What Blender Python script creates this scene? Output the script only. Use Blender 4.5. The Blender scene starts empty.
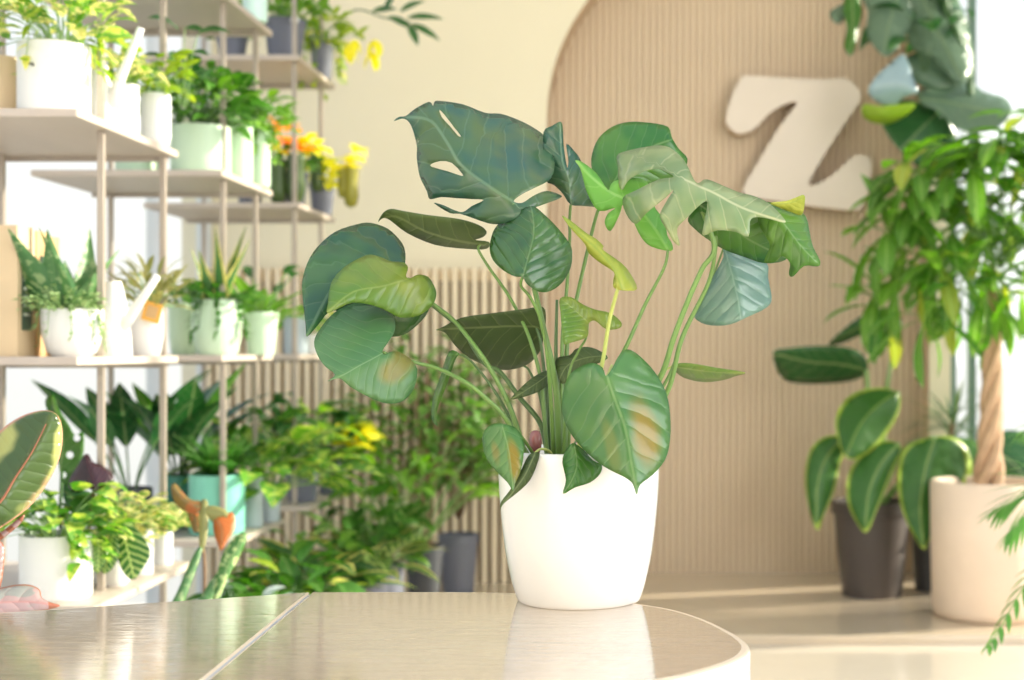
import bpy, math, random
from mathutils import Vector, Matrix, noise
from mathutils.geometry import delaunay_2d_cdt

# ------------------------------------------------------------------ frame
W_, H_ = 1024, 680
FP = 1024 * 50 / 36.0            # focal length in pixels
CU, CV = 650.0, 350.0            # principal point (shifted lens)
EYE = 1.083
TABLE = 0.75
FLOOR, PLAT = 0.0, 0.15
WALLY = 5.77
PI = math.pi
random.seed(7)
scn = bpy.context.scene
col = scn.collection

def P(u, v, D):
    return Vector(((u - CU) / FP * D, D, EYE + (CV - v) / FP * D))
def XU(u, D):
    return (u - CU) / FP * D

# ------------------------------------------------------------------ nodes
def new_mat(name):
    m = bpy.data.materials.new(name); m.use_nodes = True
    nt = m.node_tree; nt.nodes.clear()
    return m, nt, nt.nodes, nt.links
def N(ns, t, **kw):
    n = ns.new(t)
    for k, v in kw.items():
        setattr(n, k, v)
    return n
def c4(c): return (c[0], c[1], c[2], 1.0)
def math_n(ns, ls, op, a, b=None, clamp=False):
    n = ns.new('ShaderNodeMath'); n.operation = op; n.use_clamp = clamp
    for i, x in enumerate((a, b)):
        if x is None: continue
        if isinstance(x, (int, float)): n.inputs[i].default_value = x
        else: ls.new(x, n.inputs[i])
    return n.outputs[0]
def mix_c(ns, ls, f, a, b):
    n = ns.new('ShaderNodeMix'); n.data_type = 'RGBA'
    if isinstance(f, (int, float)): n.inputs[0].default_value = f
    else: ls.new(f, n.inputs[0])
    for sock, x in ((n.inputs[6], a), (n.inputs[7], b)):
        if isinstance(x, tuple): sock.default_value = c4(x)
        else: ls.new(x, sock)
    return n.outputs[2]
def ramp01(ns, ls, x, lo, hi):
    n = ns.new('ShaderNodeMapRange'); n.interpolation_type = 'SMOOTHSTEP'
    ls.new(x, n.inputs[0]); n.inputs[1].default_value = lo; n.inputs[2].default_value = hi
    return n.outputs[0]

def simple(name, c, rough=0.5, metal=0.0, var=0.06, nscale=8.0, bump=0.0, bscale=60.0, spec=0.5, coat=0.0, stretch=None, sub=0.0):
    m, nt, ns, ls = new_mat(name)
    out = N(ns, 'ShaderNodeOutputMaterial'); b = N(ns, 'ShaderNodeBsdfPrincipled')
    ls.new(b.outputs[0], out.inputs[0])
    tc = N(ns, 'ShaderNodeTexCoord'); src = tc.outputs['Object']
    if stretch:
        mp = N(ns, 'ShaderNodeMapping'); mp.inputs['Scale'].default_value = stretch
        ls.new(src, mp.inputs[0]); src = mp.outputs[0]
    nz = N(ns, 'ShaderNodeTexNoise'); nz.inputs['Scale'].default_value = nscale; nz.inputs['Detail'].default_value = 4
    ls.new(src, nz.inputs['Vector'])
    lo = tuple(x * (1 - var) for x in c); hi = tuple(min(1, x * (1 + var)) for x in c)
    ls.new(mix_c(ns, ls, nz.outputs[0], lo, hi), b.inputs['Base Color'])
    b.inputs['Roughness'].default_value = rough; b.inputs['Metallic'].default_value = metal
    b.inputs['Specular IOR Level'].default_value = spec
    b.inputs['Coat Weight'].default_value = coat
    b.inputs['Coat Roughness'].default_value = 0.05
    if sub: 
        b.inputs['Subsurface Weight'].default_value = sub; b.inputs['Subsurface Scale'].default_value = 0.01
    if bump:
        n2 = N(ns, 'ShaderNodeTexNoise'); n2.inputs['Scale'].default_value = bscale
        ls.new(src, n2.inputs['Vector'])
        bp = N(ns, 'ShaderNodeBump'); bp.inputs['Strength'].default_value = bump; bp.inputs['Distance'].default_value = 0.01
        ls.new(n2.outputs[0], bp.inputs['Height']); ls.new(bp.outputs[0], b.inputs['Normal'])
    return m

def leafmat(name, c1, c2, vein=(.45, .55, .25), nv=7, k=7.0, vs=0.5, rough=0.35, tr=0.35, trc=None, spec=0.5,
            mode=None, vc=(.8, .8, .2), amt=0.5, vscale=30.0, edge=None, edge_w=0.85, bump=0.25, hue=0.0, patch=None, soft=False, vw=.86, spots=None):
    m, nt, ns, ls = new_mat(name)
    out = N(ns, 'ShaderNodeOutputMaterial'); b = N(ns, 'ShaderNodeBsdfPrincipled')
    at = N(ns, 'ShaderNodeAttribute', attribute_name='luv'); sp = N(ns, 'ShaderNodeSeparateXYZ'); ls.new(at.outputs['Vector'], sp.inputs[0])
    rn = N(ns, 'ShaderNodeAttribute', attribute_name='rnd')
    tc = N(ns, 'ShaderNodeTexCoord')
    nz = N(ns, 'ShaderNodeTexNoise'); nz.inputs['Scale'].default_value = vscale; nz.inputs['Detail'].default_value = 3
    ls.new(tc.outputs['Object'], nz.inputs['Vector'])
    s, d, e = sp.outputs[0], sp.outputs[1], sp.outputs[2]
    ad = math_n(ns, ls, 'ABSOLUTE', d)
    x = math_n(ns, ls, 'SUBTRACT', math_n(ns, ls, 'MULTIPLY', s, float(nv)), math_n(ns, ls, 'MULTIPLY', ad, float(k)))
    x = math_n(ns, ls, 'ADD', x, math_n(ns, ls, 'MULTIPLY', ramp01(ns, ls, d, -0.001, 0.001), 0.37))
    x = math_n(ns, ls, 'ADD', x, math_n(ns, ls, 'MULTIPLY', nz.outputs[0], 0.9))
    fr = math_n(ns, ls, 'FRACT', x)
    tri = math_n(ns, ls, 'MULTIPLY', math_n(ns, ls, 'ABSOLUTE', math_n(ns, ls, 'SUBTRACT', fr, 0.5)), 2.0)
    lat = ramp01(ns, ls, tri, vw, 1.0)
    mid = math_n(ns, ls, 'SUBTRACT', 1.0, ramp01(ns, ls, ad, 0.004, 0.016))
    vm = math_n(ns, ls, 'MAXIMUM', math_n(ns, ls, 'MULTIPLY', lat, 0.45), mid, True)
    rfac = math_n(ns, ls, 'ADD', math_n(ns, ls, 'MULTIPLY', rn.outputs['Fac'], 0.7), math_n(ns, ls, 'MULTIPLY', nz.outputs[0], 0.3))
    if soft:
        nb = N(ns, 'ShaderNodeTexNoise'); nb.inputs['Scale'].default_value = 14; nb.inputs['Detail'].default_value = 2; ls.new(tc.outputs['Object'], nb.inputs['Vector'])
        rfac = math_n(ns, ls, 'ADD', math_n(ns, ls, 'MULTIPLY', ramp01(ns, ls, nb.outputs[0], .35, .65), .7), math_n(ns, ls, 'MULTIPLY', rn.outputs['Fac'], .3))
    base = mix_c(ns, ls, rfac, c1, c2)
    if mode == 'blotch':
        f = ramp01(ns, ls, nz.outputs[0], 0.62 - amt * 0.3, 0.70 - amt * 0.3)
        base = mix_c(ns, ls, f, base, vc)
    if mode == 'edge':
        base = mix_c(ns, ls, ramp01(ns, ls, math_n(ns, ls, 'ADD', e, math_n(ns, ls, 'MULTIPLY', nz.outputs[0], 0.25)), edge_w, edge_w + 0.1), base, vc)
    if mode == 'center':
        base = mix_c(ns, ls, ramp01(ns, ls, math_n(ns, ls, 'ADD', e, math_n(ns, ls, 'MULTIPLY', nz.outputs[0], 0.5)), 0.5, 0.7), vc, base)
    if mode == 'rand':
        base = mix_c(ns, ls, ramp01(ns, ls, rn.outputs['Fac'], 1 - amt - 0.05, 1 - amt + 0.05), base, vc)
    if patch:   # colour patches of a variegated leaf
        n3 = N(ns, 'ShaderNodeTexNoise'); n3.inputs['Scale'].default_value = patch[1]; n3.inputs['Detail'].default_value = 2
        ls.new(tc.outputs['Object'], n3.inputs['Vector'])
        base = mix_c(ns, ls, ramp01(ns, ls, math_n(ns, ls, 'ADD', n3.outputs[0], math_n(ns, ls, 'MULTIPLY', e, 0.25)), patch[2], patch[2] + 0.10), base, patch[0])
    for (s0, d0, rs, rd, cc_) in (spots or []):     # soft-edged spots of another colour at set points on this leaf
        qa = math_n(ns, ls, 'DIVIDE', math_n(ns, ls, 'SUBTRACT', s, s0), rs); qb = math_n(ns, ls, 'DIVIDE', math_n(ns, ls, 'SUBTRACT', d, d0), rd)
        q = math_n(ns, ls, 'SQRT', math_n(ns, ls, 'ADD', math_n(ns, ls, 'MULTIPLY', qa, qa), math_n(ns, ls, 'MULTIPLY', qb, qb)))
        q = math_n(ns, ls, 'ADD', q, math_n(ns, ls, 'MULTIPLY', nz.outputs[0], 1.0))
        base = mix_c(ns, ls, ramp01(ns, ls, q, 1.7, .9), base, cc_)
    if edge:
        base = mix_c(ns, ls, ramp01(ns, ls, e, edge_w, min(1.0, edge_w + 0.12)), base, edge)
    base = mix_c(ns, ls, math_n(ns, ls, 'MULTIPLY', vm, vs), base, vein)
    ls.new(base, b.inputs['Base Color'])
    b.inputs['Roughness'].default_value = rough
    b.inputs['Specular IOR Level'].default_value = spec
    bp = N(ns, 'ShaderNodeBump'); bp.inputs['Strength'].default_value = bump; bp.inputs['Distance'].default_value = 0.004
    hgt = math_n(ns, ls, 'SUBTRACT', math_n(ns, ls, 'MULTIPLY', nz.outputs[0], 0.5), math_n(ns, ls, 'MULTIPLY', math_n(ns, ls, 'POWER', tri, 3.0), 0.8))
    ls.new(hgt, bp.inputs['Height']); ls.new(bp.outputs[0], b.inputs['Normal'])
    t = N(ns, 'ShaderNodeBsdfTranslucent')
    hs = N(ns, 'ShaderNodeHueSaturation'); hs.inputs['Saturation'].default_value = 1.15; hs.inputs['Value'].default_value = 1.6
    ls.new(base, hs.inputs['Color'])
    if trc: ls.new(mix_c(ns, ls, 0.6, hs.outputs[0], trc), t.inputs[0])
    else: ls.new(hs.outputs[0], t.inputs[0])
    mx = N(ns, 'ShaderNodeMixShader'); mx.inputs[0].default_value = tr
    ls.new(b.outputs[0], mx.inputs[1]); ls.new(t.outputs[0], mx.inputs[2]); ls.new(mx.outputs[0], out.inputs[0])
    return m

# ------------------------------------------------------------------ objects
def tag(o, label=None, cat=None, group=None, kind=None):
    if label: o['label'] = label
    if cat: o['category'] = cat
    if group: o['group'] = group
    if kind: o['kind'] = kind
    return o
def empty(name, loc, label, cat, group=None):
    o = bpy.data.objects.new(name, None); col.objects.link(o); o.location = loc; o.empty_display_size = 0.05
    return tag(o, label, cat, group)
def rootloc(o):
    v = Vector((0, 0, 0))
    while o is not None:
        v += o.location; o = o.parent
    return v

class MB:
    """collects polygons in world coordinates"""
    def __init__(s): s.v = []; s.f = []; s.luv = []; s.rnd = []; s.mi = []; s.cur = 0
    def add(s, vs, fs, luv=None, rnd=0.5):
        o = len(s.v)
        s.v += [tuple(p) for p in vs]
        s.f += [tuple(i + o for i in f) for f in fs]
        s.mi += [s.cur] * len(fs)
        s.luv += luv if luv else [(0.5, 0.5, 0.3)] * len(vs)
        s.rnd += [rnd] * len(vs)
    def box(s, a, b):
        x0, y0, z0 = a; x1, y1, z1 = b
        s.add([(x0, y0, z0), (x1, y0, z0), (x1, y1, z0), (x0, y1, z0), (x0, y0, z1), (x1, y0, z1), (x1, y1, z1), (x0, y1, z1)],
              [(0, 3, 2, 1), (4, 5, 6, 7), (0, 1, 5, 4), (1, 2, 6, 5), (2, 3, 7, 6), (3, 0, 4, 7)])
    def lathe(s, c, prof, n=32, sx=1.0, sy=1.0, closed=True):
        vs = []; fs = []
        for (r, z) in prof:
            for i in range(n):
                a = 2 * PI * i / n
                vs.append((c[0] + r * sx * math.cos(a), c[1] + r * sy * math.sin(a), c[2] + z))
        for j in range(len(prof) - 1):
            for i in range(n):
                k = (i + 1) % n
                fs.append((j * n + i, j * n + k, (j + 1) * n + k, (j + 1) * n + i))
        if closed:
            fs.append(tuple(reversed(range(n)))); m = (len(prof) - 1) * n; fs.append(tuple(m + i for i in range(n)))
        s.add(vs, fs)
    def tube(s, pts, r, n=8, caps=True, flat=1.0):
        pts = [Vector(p) for p in pts]
        if not isinstance(r, (list, tuple)): r = [r] * len(pts)
        vs = []; fs = []; up = None
        for i, p in enumerate(pts):
            t = (pts[min(i + 1, len(pts) - 1)] - pts[max(i - 1, 0)])
            if t.length < 1e-9: t = Vector((0, 0, 1))
            t.normalize()
            if up is None:
                up = t.cross(Vector((0.3, 1, 0.1))).normalized()
            up = (up - t * up.dot(t)).normalized()
            w = t.cross(up)
            for k in range(n):
                a = 2 * PI * k / n
                vs.append(p + up * (r[i] * math.cos(a)) + w * (r[i] * flat * math.sin(a)))
        for i in range(len(pts) - 1):
            for k in range(n):
                q = (k + 1) % n
                fs.append((i * n + k, i * n + q, (i + 1) * n + q, (i + 1) * n + k))
        if caps:
            fs.append(tuple(reversed(range(n)))); m = (len(pts) - 1) * n; fs.append(tuple(m + i for i in range(n)))
        s.add(vs, fs)
    def prism(s, poly, y0, y1):
        """poly of (x,z), extruded along y"""
        n = len(poly)
        vs = [(x, y0, z) for x, z in poly] + [(x, y1, z) for x, z in poly]
        s.add(vs, [tuple(range(n)), tuple(reversed(range(n, 2 * n)))] + [(i, i + n, (i + 1) % n + n, (i + 1) % n) for i in range(n)])
    def slab(s, poly, z0, z1):
        n = len(poly)
        vs = [(x, y, z0) for x, y in poly] + [(x, y, z1) for x, y in poly]
        s.add(vs, [tuple(reversed(range(n))), tuple(range(n, 2 * n))] + [(i, (i + 1) % n, (i + 1) % n + n, i + n) for i in range(n)])
    def build(s, name, mats, parent=None, smooth=True, bevel=0.0, wn=False):
        me = bpy.data.meshes.new(name)
        off = rootloc(parent) if parent else Vector((0, 0, 0))
        me.from_pydata([(v[0] - off.x, v[1] - off.y, v[2] - off.z) for v in s.v], [], s.f)
        for m in (mats if isinstance(mats, (list, tuple)) else [mats]): me.materials.append(m)
        me.polygons.foreach_set('material_index', s.mi)
        if smooth: me.polygons.foreach_set('use_smooth', [True] * len(me.polygons))
        a = me.attributes.new('luv', 'FLOAT_VECTOR', 'POINT'); a.data.foreach_set('vector', [x for t in s.luv for x in t])
        a = me.attributes.new('rnd', 'FLOAT', 'POINT'); a.data.foreach_set('value', s.rnd)
        me.update()
        o = bpy.data.objects.new(name, me); col.objects.link(o)
        if parent: o.parent = parent
        if bevel:
            b = o.modifiers.new('bevel', 'BEVEL'); b.width = bevel; b.segments = 3; b.limit_method = 'ANGLE'; b.angle_limit = math.radians(40)
        if smooth and bevel:
            pass
        return o

def smooth_by_angle(o, deg=35):
    me = o.data
    import bmesh
    bm = bmesh.new(); bm.from_mesh(me)
    for e in bm.edges:
        if len(e.link_faces) == 2 and e.calc_face_angle(0) > math.radians(deg): e.smooth = False
    bm.to_mesh(me); bm.free()
    return o

def catmull(pts, sub=4, closed=False):
    pts = [Vector(p) for p in pts]; n = len(pts); out = []
    rng = range(n) if closed else range(n - 1)
    for i in rng:
        if closed: p0, p1, p2, p3 = pts[(i - 1) % n], pts[i], pts[(i + 1) % n], pts[(i + 2) % n]
        else: p0, p1, p2, p3 = pts[max(i - 1, 0)], pts[i], pts[i + 1], pts[min(i + 2, n - 1)]
        for k in range(sub):
            t = k / sub
            out.append(0.5 * ((2 * p1) + (p2 - p0) * t + (2 * p0 - 5 * p1 + 4 * p2 - p3) * t * t + (3 * p1 - p0 - 3 * p2 + p3) * t ** 3))
    if not closed: out.append(pts[-1])
    return out

def pip(p, poly):
    x, y = p; c = False; n = len(poly); j = n - 1
    for i in range(n):
        xi, yi = poly[i][0], poly[i][1]; xj, yj = poly[j][0], poly[j][1]
        if (yi > y) != (yj > y) and x < (xj - xi) * (y - yi) / (yj - yi) + xi: c = not c
        j = i
    return c
def seg_d(p, a, b):
    ax, ay = a[0], a[1]; bx, by = b[0] - ax, b[1] - ay
    L = bx * bx + by * by
    t = 0 if L == 0 else max(0, min(1, ((p[0] - ax) * bx + (p[1] - ay) * by) / L))
    dx, dy = p[0] - ax - t * bx, p[1] - ay - t * by
    return math.hypot(dx, dy), t, (bx * (p[1] - ay) - by * (p[0] - ax))

# ================================================================== materials
M = {}
M['cream'] = simple('cream_plaster', (.88, .80, .60), .8, var=.02, nscale=3)
M['white_wall'] = simple('white_plaster', (.86, .86, .84), .8, var=.02)
M['floor'] = simple('pale_tile_floor', (.74, .66, .54), .22, var=.08, nscale=3, coat=.3)
M['plat'] = simple('sandy_platform_stone', (.66, .54, .40), .18, var=.10, nscale=4, coat=.3)
M['white_tile'] = simple('glossy_white_tile', (.72, .64, .53), .14, var=.05, coat=.5)
M['panel'] = simple('ribbed_beige_panel', (.80, .66, .49), .6, var=.04, nscale=5)
M['panel_gap_shade'] = simple('panel_groove_shade', (.62, .47, .32), .8, var=.04)  # shade in the grooves between ribs, put into a darker brown
M['reveal'] = simple('arch_reveal', (.62, .46, .31), .7, var=.04)
M['sign'] = simple('sign_cream', (.78, .68, .58), .5, var=.03)
M['sign_side'] = simple('sign_side_tan', (.50, .33, .18), .5)
M['slat'] = simple('pale_wood_slat', (.93, .78, .56), .55, var=.08, nscale=6, stretch=(1, 1, .1))
M['slat_back'] = simple('slat_backing_grey', (.34, .26, .18), .8)
M['shelf'] = simple('pale_wood_shelf', (.56, .48, .41), .45, var=.12, nscale=10, stretch=(1, .15, 1))
M['post'] = simple('champagne_metal', (.46, .40, .34), .4, metal=.5, var=.03)
M['frame'] = simple('window_frame_white', (.80, .82, .83), .5)
M['gframe'] = simple('green_steel_frame', (.12, .22, .16), .4)
M['soil'] = simple('potting_soil', (.06, .04, .025), .95, var=.5, nscale=60, bump=.6)
M['table'] = None
def table_mat():
    m, nt, ns, ls = new_mat('beige_glossy_laminate')
    out = N(ns, 'ShaderNodeOutputMaterial'); b = N(ns, 'ShaderNodeBsdfPrincipled'); ls.new(b.outputs[0], out.inputs[0])
    tc = N(ns, 'ShaderNodeTexCoord'); mp = N(ns, 'ShaderNodeMapping'); mp.inputs['Scale'].default_value = (1.2, 14, 1)
    ls.new(tc.outputs['Object'], mp.inputs[0])
    nz = N(ns, 'ShaderNodeTexNoise'); nz.inputs['Scale'].default_value = 5; nz.inputs['Detail'].default_value = 6; ls.new(mp.outputs[0], nz.inputs['Vector'])
    n2 = N(ns, 'ShaderNodeTexNoise'); n2.inputs['Scale'].default_value = 3; ls.new(tc.outputs['Object'], n2.inputs['Vector'])
    f = math_n(ns, ls, 'ADD', math_n(ns, ls, 'MULTIPLY', ramp01(ns, ls, nz.outputs[0], .35, .7), .7), math_n(ns, ls, 'MULTIPLY', n2.outputs[0], .3))
    ls.new(mix_c(ns, ls, f, (.46, .35, .25), (.53, .42, .31)), b.inputs['Base Color'])
    b.inputs['Roughness'].default_value = .07
    b.inputs['Coat Weight'].default_value = .9; b.inputs['Coat Roughness'].default_value = .04
    mp3 = N(ns, 'ShaderNodeMapping'); mp3.inputs['Scale'].default_value = (4, 60, 1); ls.new(tc.outputs['Object'], mp3.inputs[0])
    n3 = N(ns, 'ShaderNodeTexNoise'); n3.inputs['Scale'].default_value = 4; ls.new(mp3.outputs[0], n3.inputs['Vector'])
    bp = N(ns, 'ShaderNodeBump'); bp.inputs['Strength'].default_value = .05; bp.inputs['Distance'].default_value = .003
    ls.new(n3.outputs[0], bp.inputs['Height']); ls.new(bp.outputs[0], b.inputs['Normal'])
    ls.new(bp.outputs[0], b.inputs['Coat Normal'])
    return m
M['table'] = table_mat()
M['table_side'] = simple('white_table_edge', (.82, .83, .84), .25, var=.02, coat=.4)
M['table_rim'] = simple('tan_table_rim', (.78, .64, .48), .3, var=.05)
M['pot_white'] = simple('white_glazed_pot', (.90, .89, .86), .22, var=.01, coat=.5)
M['pw'] = simple('matte_white_pot', (.84, .85, .85), .5, var=.02)
M['pot_green'] = simple('pale_green_pot', (.62, .80, .60), .45, var=.03)
M['pot_mint'] = simple('mint_pot', (.66, .90, .80), .4, var=.03)
M['pot_teal'] = simple('teal_pot', (.22, .62, .48), .4, var=.03)
M['pot_dteal'] = simple('deep_teal_pot', (.08, .32, .27), .4, var=.03)
M['pot_grey'] = simple('slate_grey_pot', (.17, .18, .23), .5, var=.05)
M['pot_lgrey'] = simple('light_grey_pot', (.46, .54, .58), .5, var=.04)
M['pot_dark'] = simple('dark_nursery_pot', (.055, .06, .07), .5, var=.05)
M['pot_umber'] = simple('umber_pot', (.085, .07, .065), .5, var=.05)
M['pot_tan'] = simple('tan_planter', (.80, .62, .42), .7, var=.05)
M['concrete'] = simple('sandy_concrete', (.80, .64, .50), .8, var=.10, nscale=6, bump=.15, bscale=25)
M['can'] = simple('white_can_enamel', (.90, .90, .88), .3, var=.01, coat=.3)
M['kraft'] = simple('kraft_card', (.62, .40, .20), .75, var=.06, nscale=20)
M['kraft_lt'] = simple('kraft_card_light', (.72, .55, .34), .75, var=.06, nscale=20)
M['label'] = simple('dark_green_label', (.05, .10, .06), .5, var=.4, nscale=40)
M['ink'] = simple('pale_ink', (.75, .78, .68), .6)
M['darkink'] = simple('dark_ink', (.06, .07, .08), .6)
M['orange'] = simple('orange_tag', (.85, .45, .08), .5)
M['sticker'] = simple('white_sticker', (.9, .9, .9), .5)
M['bark'] = simple('braided_bark', (.55, .36, .22), .8, var=.25, nscale=25, bump=.5)
M['brownstem'] = simple('brown_stem', (.24, .15, .09), .7, var=.2)
M['gstem'] = simple('green_stem', (.22, .38, .12), .45, var=.15, nscale=20)
M['dstem'] = simple('dark_green_stem', (.08, .17, .06), .45, var=.15)
M['petiole'] = simple('monstera_petiole', (.14, .26, .06), .32, var=.15, nscale=25)
M['petiole_y'] = simple('young_petiole', (.50, .58, .16), .35, var=.1, nscale=25)
M['petiole_d'] = simple('old_petiole', (.09, .17, .055), .35, var=.15, nscale=25)
M['plum'] = simple('plum_ceramic', (.28, .10, .10), .12, var=.05, coat=.6)

# monstera leaves
mk = dict(soft=True, nv=6, k=5, vscale=16)
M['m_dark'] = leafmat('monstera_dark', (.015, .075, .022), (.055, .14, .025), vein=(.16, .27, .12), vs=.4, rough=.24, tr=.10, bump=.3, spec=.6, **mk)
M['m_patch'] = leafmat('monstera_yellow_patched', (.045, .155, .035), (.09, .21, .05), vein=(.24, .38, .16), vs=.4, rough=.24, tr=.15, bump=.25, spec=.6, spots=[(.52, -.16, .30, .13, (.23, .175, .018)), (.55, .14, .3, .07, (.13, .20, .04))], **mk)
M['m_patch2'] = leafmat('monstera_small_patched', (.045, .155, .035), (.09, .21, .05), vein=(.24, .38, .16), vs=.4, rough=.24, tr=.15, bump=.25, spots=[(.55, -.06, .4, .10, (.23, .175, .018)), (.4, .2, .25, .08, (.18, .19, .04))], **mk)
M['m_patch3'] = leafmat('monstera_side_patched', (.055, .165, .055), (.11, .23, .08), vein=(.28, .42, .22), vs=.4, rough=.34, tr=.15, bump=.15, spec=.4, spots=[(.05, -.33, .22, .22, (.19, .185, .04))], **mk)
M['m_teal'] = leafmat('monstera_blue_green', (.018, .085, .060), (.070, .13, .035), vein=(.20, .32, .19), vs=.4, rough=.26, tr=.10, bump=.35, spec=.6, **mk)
M['m_blue'] = leafmat('monstera_sky_sheen', (.085, .19, .15), (.15, .28, .21), vein=(.30, .44, .34), vs=.4, rough=.3, tr=.15, bump=.35, spec=.9, **mk)  # sky sheen of the leaf put into a paler, bluer base colour
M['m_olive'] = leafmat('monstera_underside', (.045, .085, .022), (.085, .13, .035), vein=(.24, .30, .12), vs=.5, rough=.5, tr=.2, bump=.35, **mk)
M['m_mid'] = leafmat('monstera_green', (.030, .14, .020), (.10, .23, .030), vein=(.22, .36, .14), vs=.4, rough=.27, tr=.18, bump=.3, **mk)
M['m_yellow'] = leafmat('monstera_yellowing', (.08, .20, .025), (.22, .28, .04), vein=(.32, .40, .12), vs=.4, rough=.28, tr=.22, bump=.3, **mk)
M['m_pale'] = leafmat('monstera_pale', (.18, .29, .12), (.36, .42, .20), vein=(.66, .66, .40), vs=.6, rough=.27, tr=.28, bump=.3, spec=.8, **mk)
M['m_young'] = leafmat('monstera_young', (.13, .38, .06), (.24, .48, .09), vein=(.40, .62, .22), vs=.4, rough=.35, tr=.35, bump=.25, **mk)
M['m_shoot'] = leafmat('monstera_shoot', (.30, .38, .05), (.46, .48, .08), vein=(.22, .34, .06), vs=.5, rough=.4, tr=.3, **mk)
# background leaves
M['l_green'] = leafmat('leaf_green', (.028, .12, .015), (.10, .28, .035), rough=.4, tr=.3)
M['l_bright'] = leafmat('leaf_bright', (.07, .24, .02), (.25, .46, .06), rough=.4, tr=.35)
M['l_dark'] = leafmat('leaf_dark', (.015, .075, .02), (.04, .17, .04), rough=.3, tr=.2)
M['l_yel'] = leafmat('leaf_yellow_green', (.20, .38, .02), (.50, .60, .06), rough=.4, tr=.4, mode='rand', vc=(.70, .68, .16), amt=.2)
M['l_var'] = leafmat('leaf_cream_variegated', (.10, .28, .04), (.24, .42, .07), rough=.4, tr=.35, mode='blotch', vc=(.74, .70, .30), amt=.6, vscale=55)
M['l_pothos'] = leafmat('leaf_pothos', (.06, .24, .03), (.20, .46, .05), rough=.35, tr=.35, mode='blotch', vc=(.50, .62, .12), amt=.45, vscale=45)
M['l_snake'] = leafmat('leaf_snake', (.03, .12, .03), (.08, .22, .05), vs=0, rough=.4, tr=.1, mode='edge', vc=(.72, .66, .18), edge_w=.72, vscale=60)
M['l_aloe'] = leafmat('leaf_grey_green_spear', (.05, .16, .05), (.12, .26, .08), vs=0, rough=.4, tr=.1, mode='blotch', vc=(.25, .36, .16), amt=.3, vscale=70)
M['l_spot'] = leafmat('leaf_spotted', (.05, .17, .03), (.10, .26, .05), vs=.3, rough=.4, tr=.2, mode='blotch', vc=(.40, .52, .20), amt=.5, vscale=70)
M['l_succ'] = leafmat('leaf_succulent', (.22, .38, .14), (.46, .56, .26), vs=0, rough=.5, tr=.2)
M['l_calathea'] = leafmat('leaf_striped', (.03, .14, .02), (.06, .22, .03), vein=(.66, .80, .28), nv=8, k=6, vs=1.9, vw=.45, rough=.35, tr=.2)
M['l_fern'] = leafmat('leaf_fern', (.06, .24, .03), (.16, .42, .08), vs=.1, rough=.5, tr=.4)
M['l_ficus'] = leafmat('leaf_ficus', (.05, .18, .03), (.20, .38, .07), rough=.4, tr=.3)
M['l_ochre'] = leafmat('leaf_ochre', (.20, .22, .05), (.50, .46, .20), rough=.5, tr=.3)
M['l_orange'] = leafmat('leaf_orange', (.42, .09, .02), (.62, .22, .04), rough=.35, tr=.3)
M['l_ftl'] = leafmat('leaf_bronze', (.22, .13, .04), (.36, .25, .08), rough=.35, tr=.3, mode='blotch', vc=(.5, .18, .06), amt=.4)
M['l_purple'] = leafmat('leaf_plum', (.018, .004, .008), (.04, .010, .016), vein=(.16, .04, .06), rough=.25, tr=.05)
M['l_silver'] = leafmat('leaf_silver', (.40, .48, .46), (.62, .70, .68), vein=(.1, .25, .1), rough=.4, tr=.2)
M['l_strel'] = leafmat('leaf_banana', (.025, .11, .015), (.055, .19, .025), vein=(.42, .58, .14), nv=22, k=6, vs=.45, rough=.35, tr=.22, edge=(.46, .60, .10), edge_w=.82)
M['l_greyg'] = leafmat('leaf_grey_green', (.10, .19, .12), (.20, .30, .20), vein=(.3, .4, .2), rough=.3, tr=.2)
M['l_bluegrey'] = leafmat('leaf_blue_grey', (.30, .44, .50), (.42, .56, .60), vein=(.5, .6, .55), rough=.3, tr=.15)
M['l_pachira'] = leafmat('leaf_pachira', (.035, .16, .02), (.20, .40, .05), vein=(.5, .7, .2), nv=9, rough=.4, tr=.4, mode='rand', vc=(.40, .46, .07), amt=.18)
M['l_palm'] = leafmat('leaf_palm', (.06, .20, .03), (.13, .34, .06), vs=.1, rough=.4, tr=.25)
M['f_yellow'] = leafmat('petal_yellow', (.86, .80, .03), (.95, .92, .12), vs=0, rough=.5, tr=.4)
M['f_orange'] = leafmat('petal_orange', (.90, .38, .01), (.98, .60, .05), vs=0, rough=.5, tr=.4)
M['l_tineke'] = leafmat('leaf_rubber_plant', (.045, .09, .02), (.08, .13, .035), vein=(.42, .12, .06), nv=16, k=6, vs=.0, rough=.25, tr=.12,
                        edge=(.72, .36, .24), edge_w=.90, patch=((.42, .44, .14), 9.0, .64), spots=[(.45, .27, .5, .13, (.70, .33, .20))])
M['l_tinpink'] = leafmat('leaf_rubber_pink', (.42, .28, .27), (.56, .44, .44), vein=(.6, .2, .15), vs=.3, rough=.3, tr=.3, mode='blotch', vc=(.35, .36, .34), amt=.3, vscale=25, edge=(.40, .17, .10), edge_w=.86)

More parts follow.
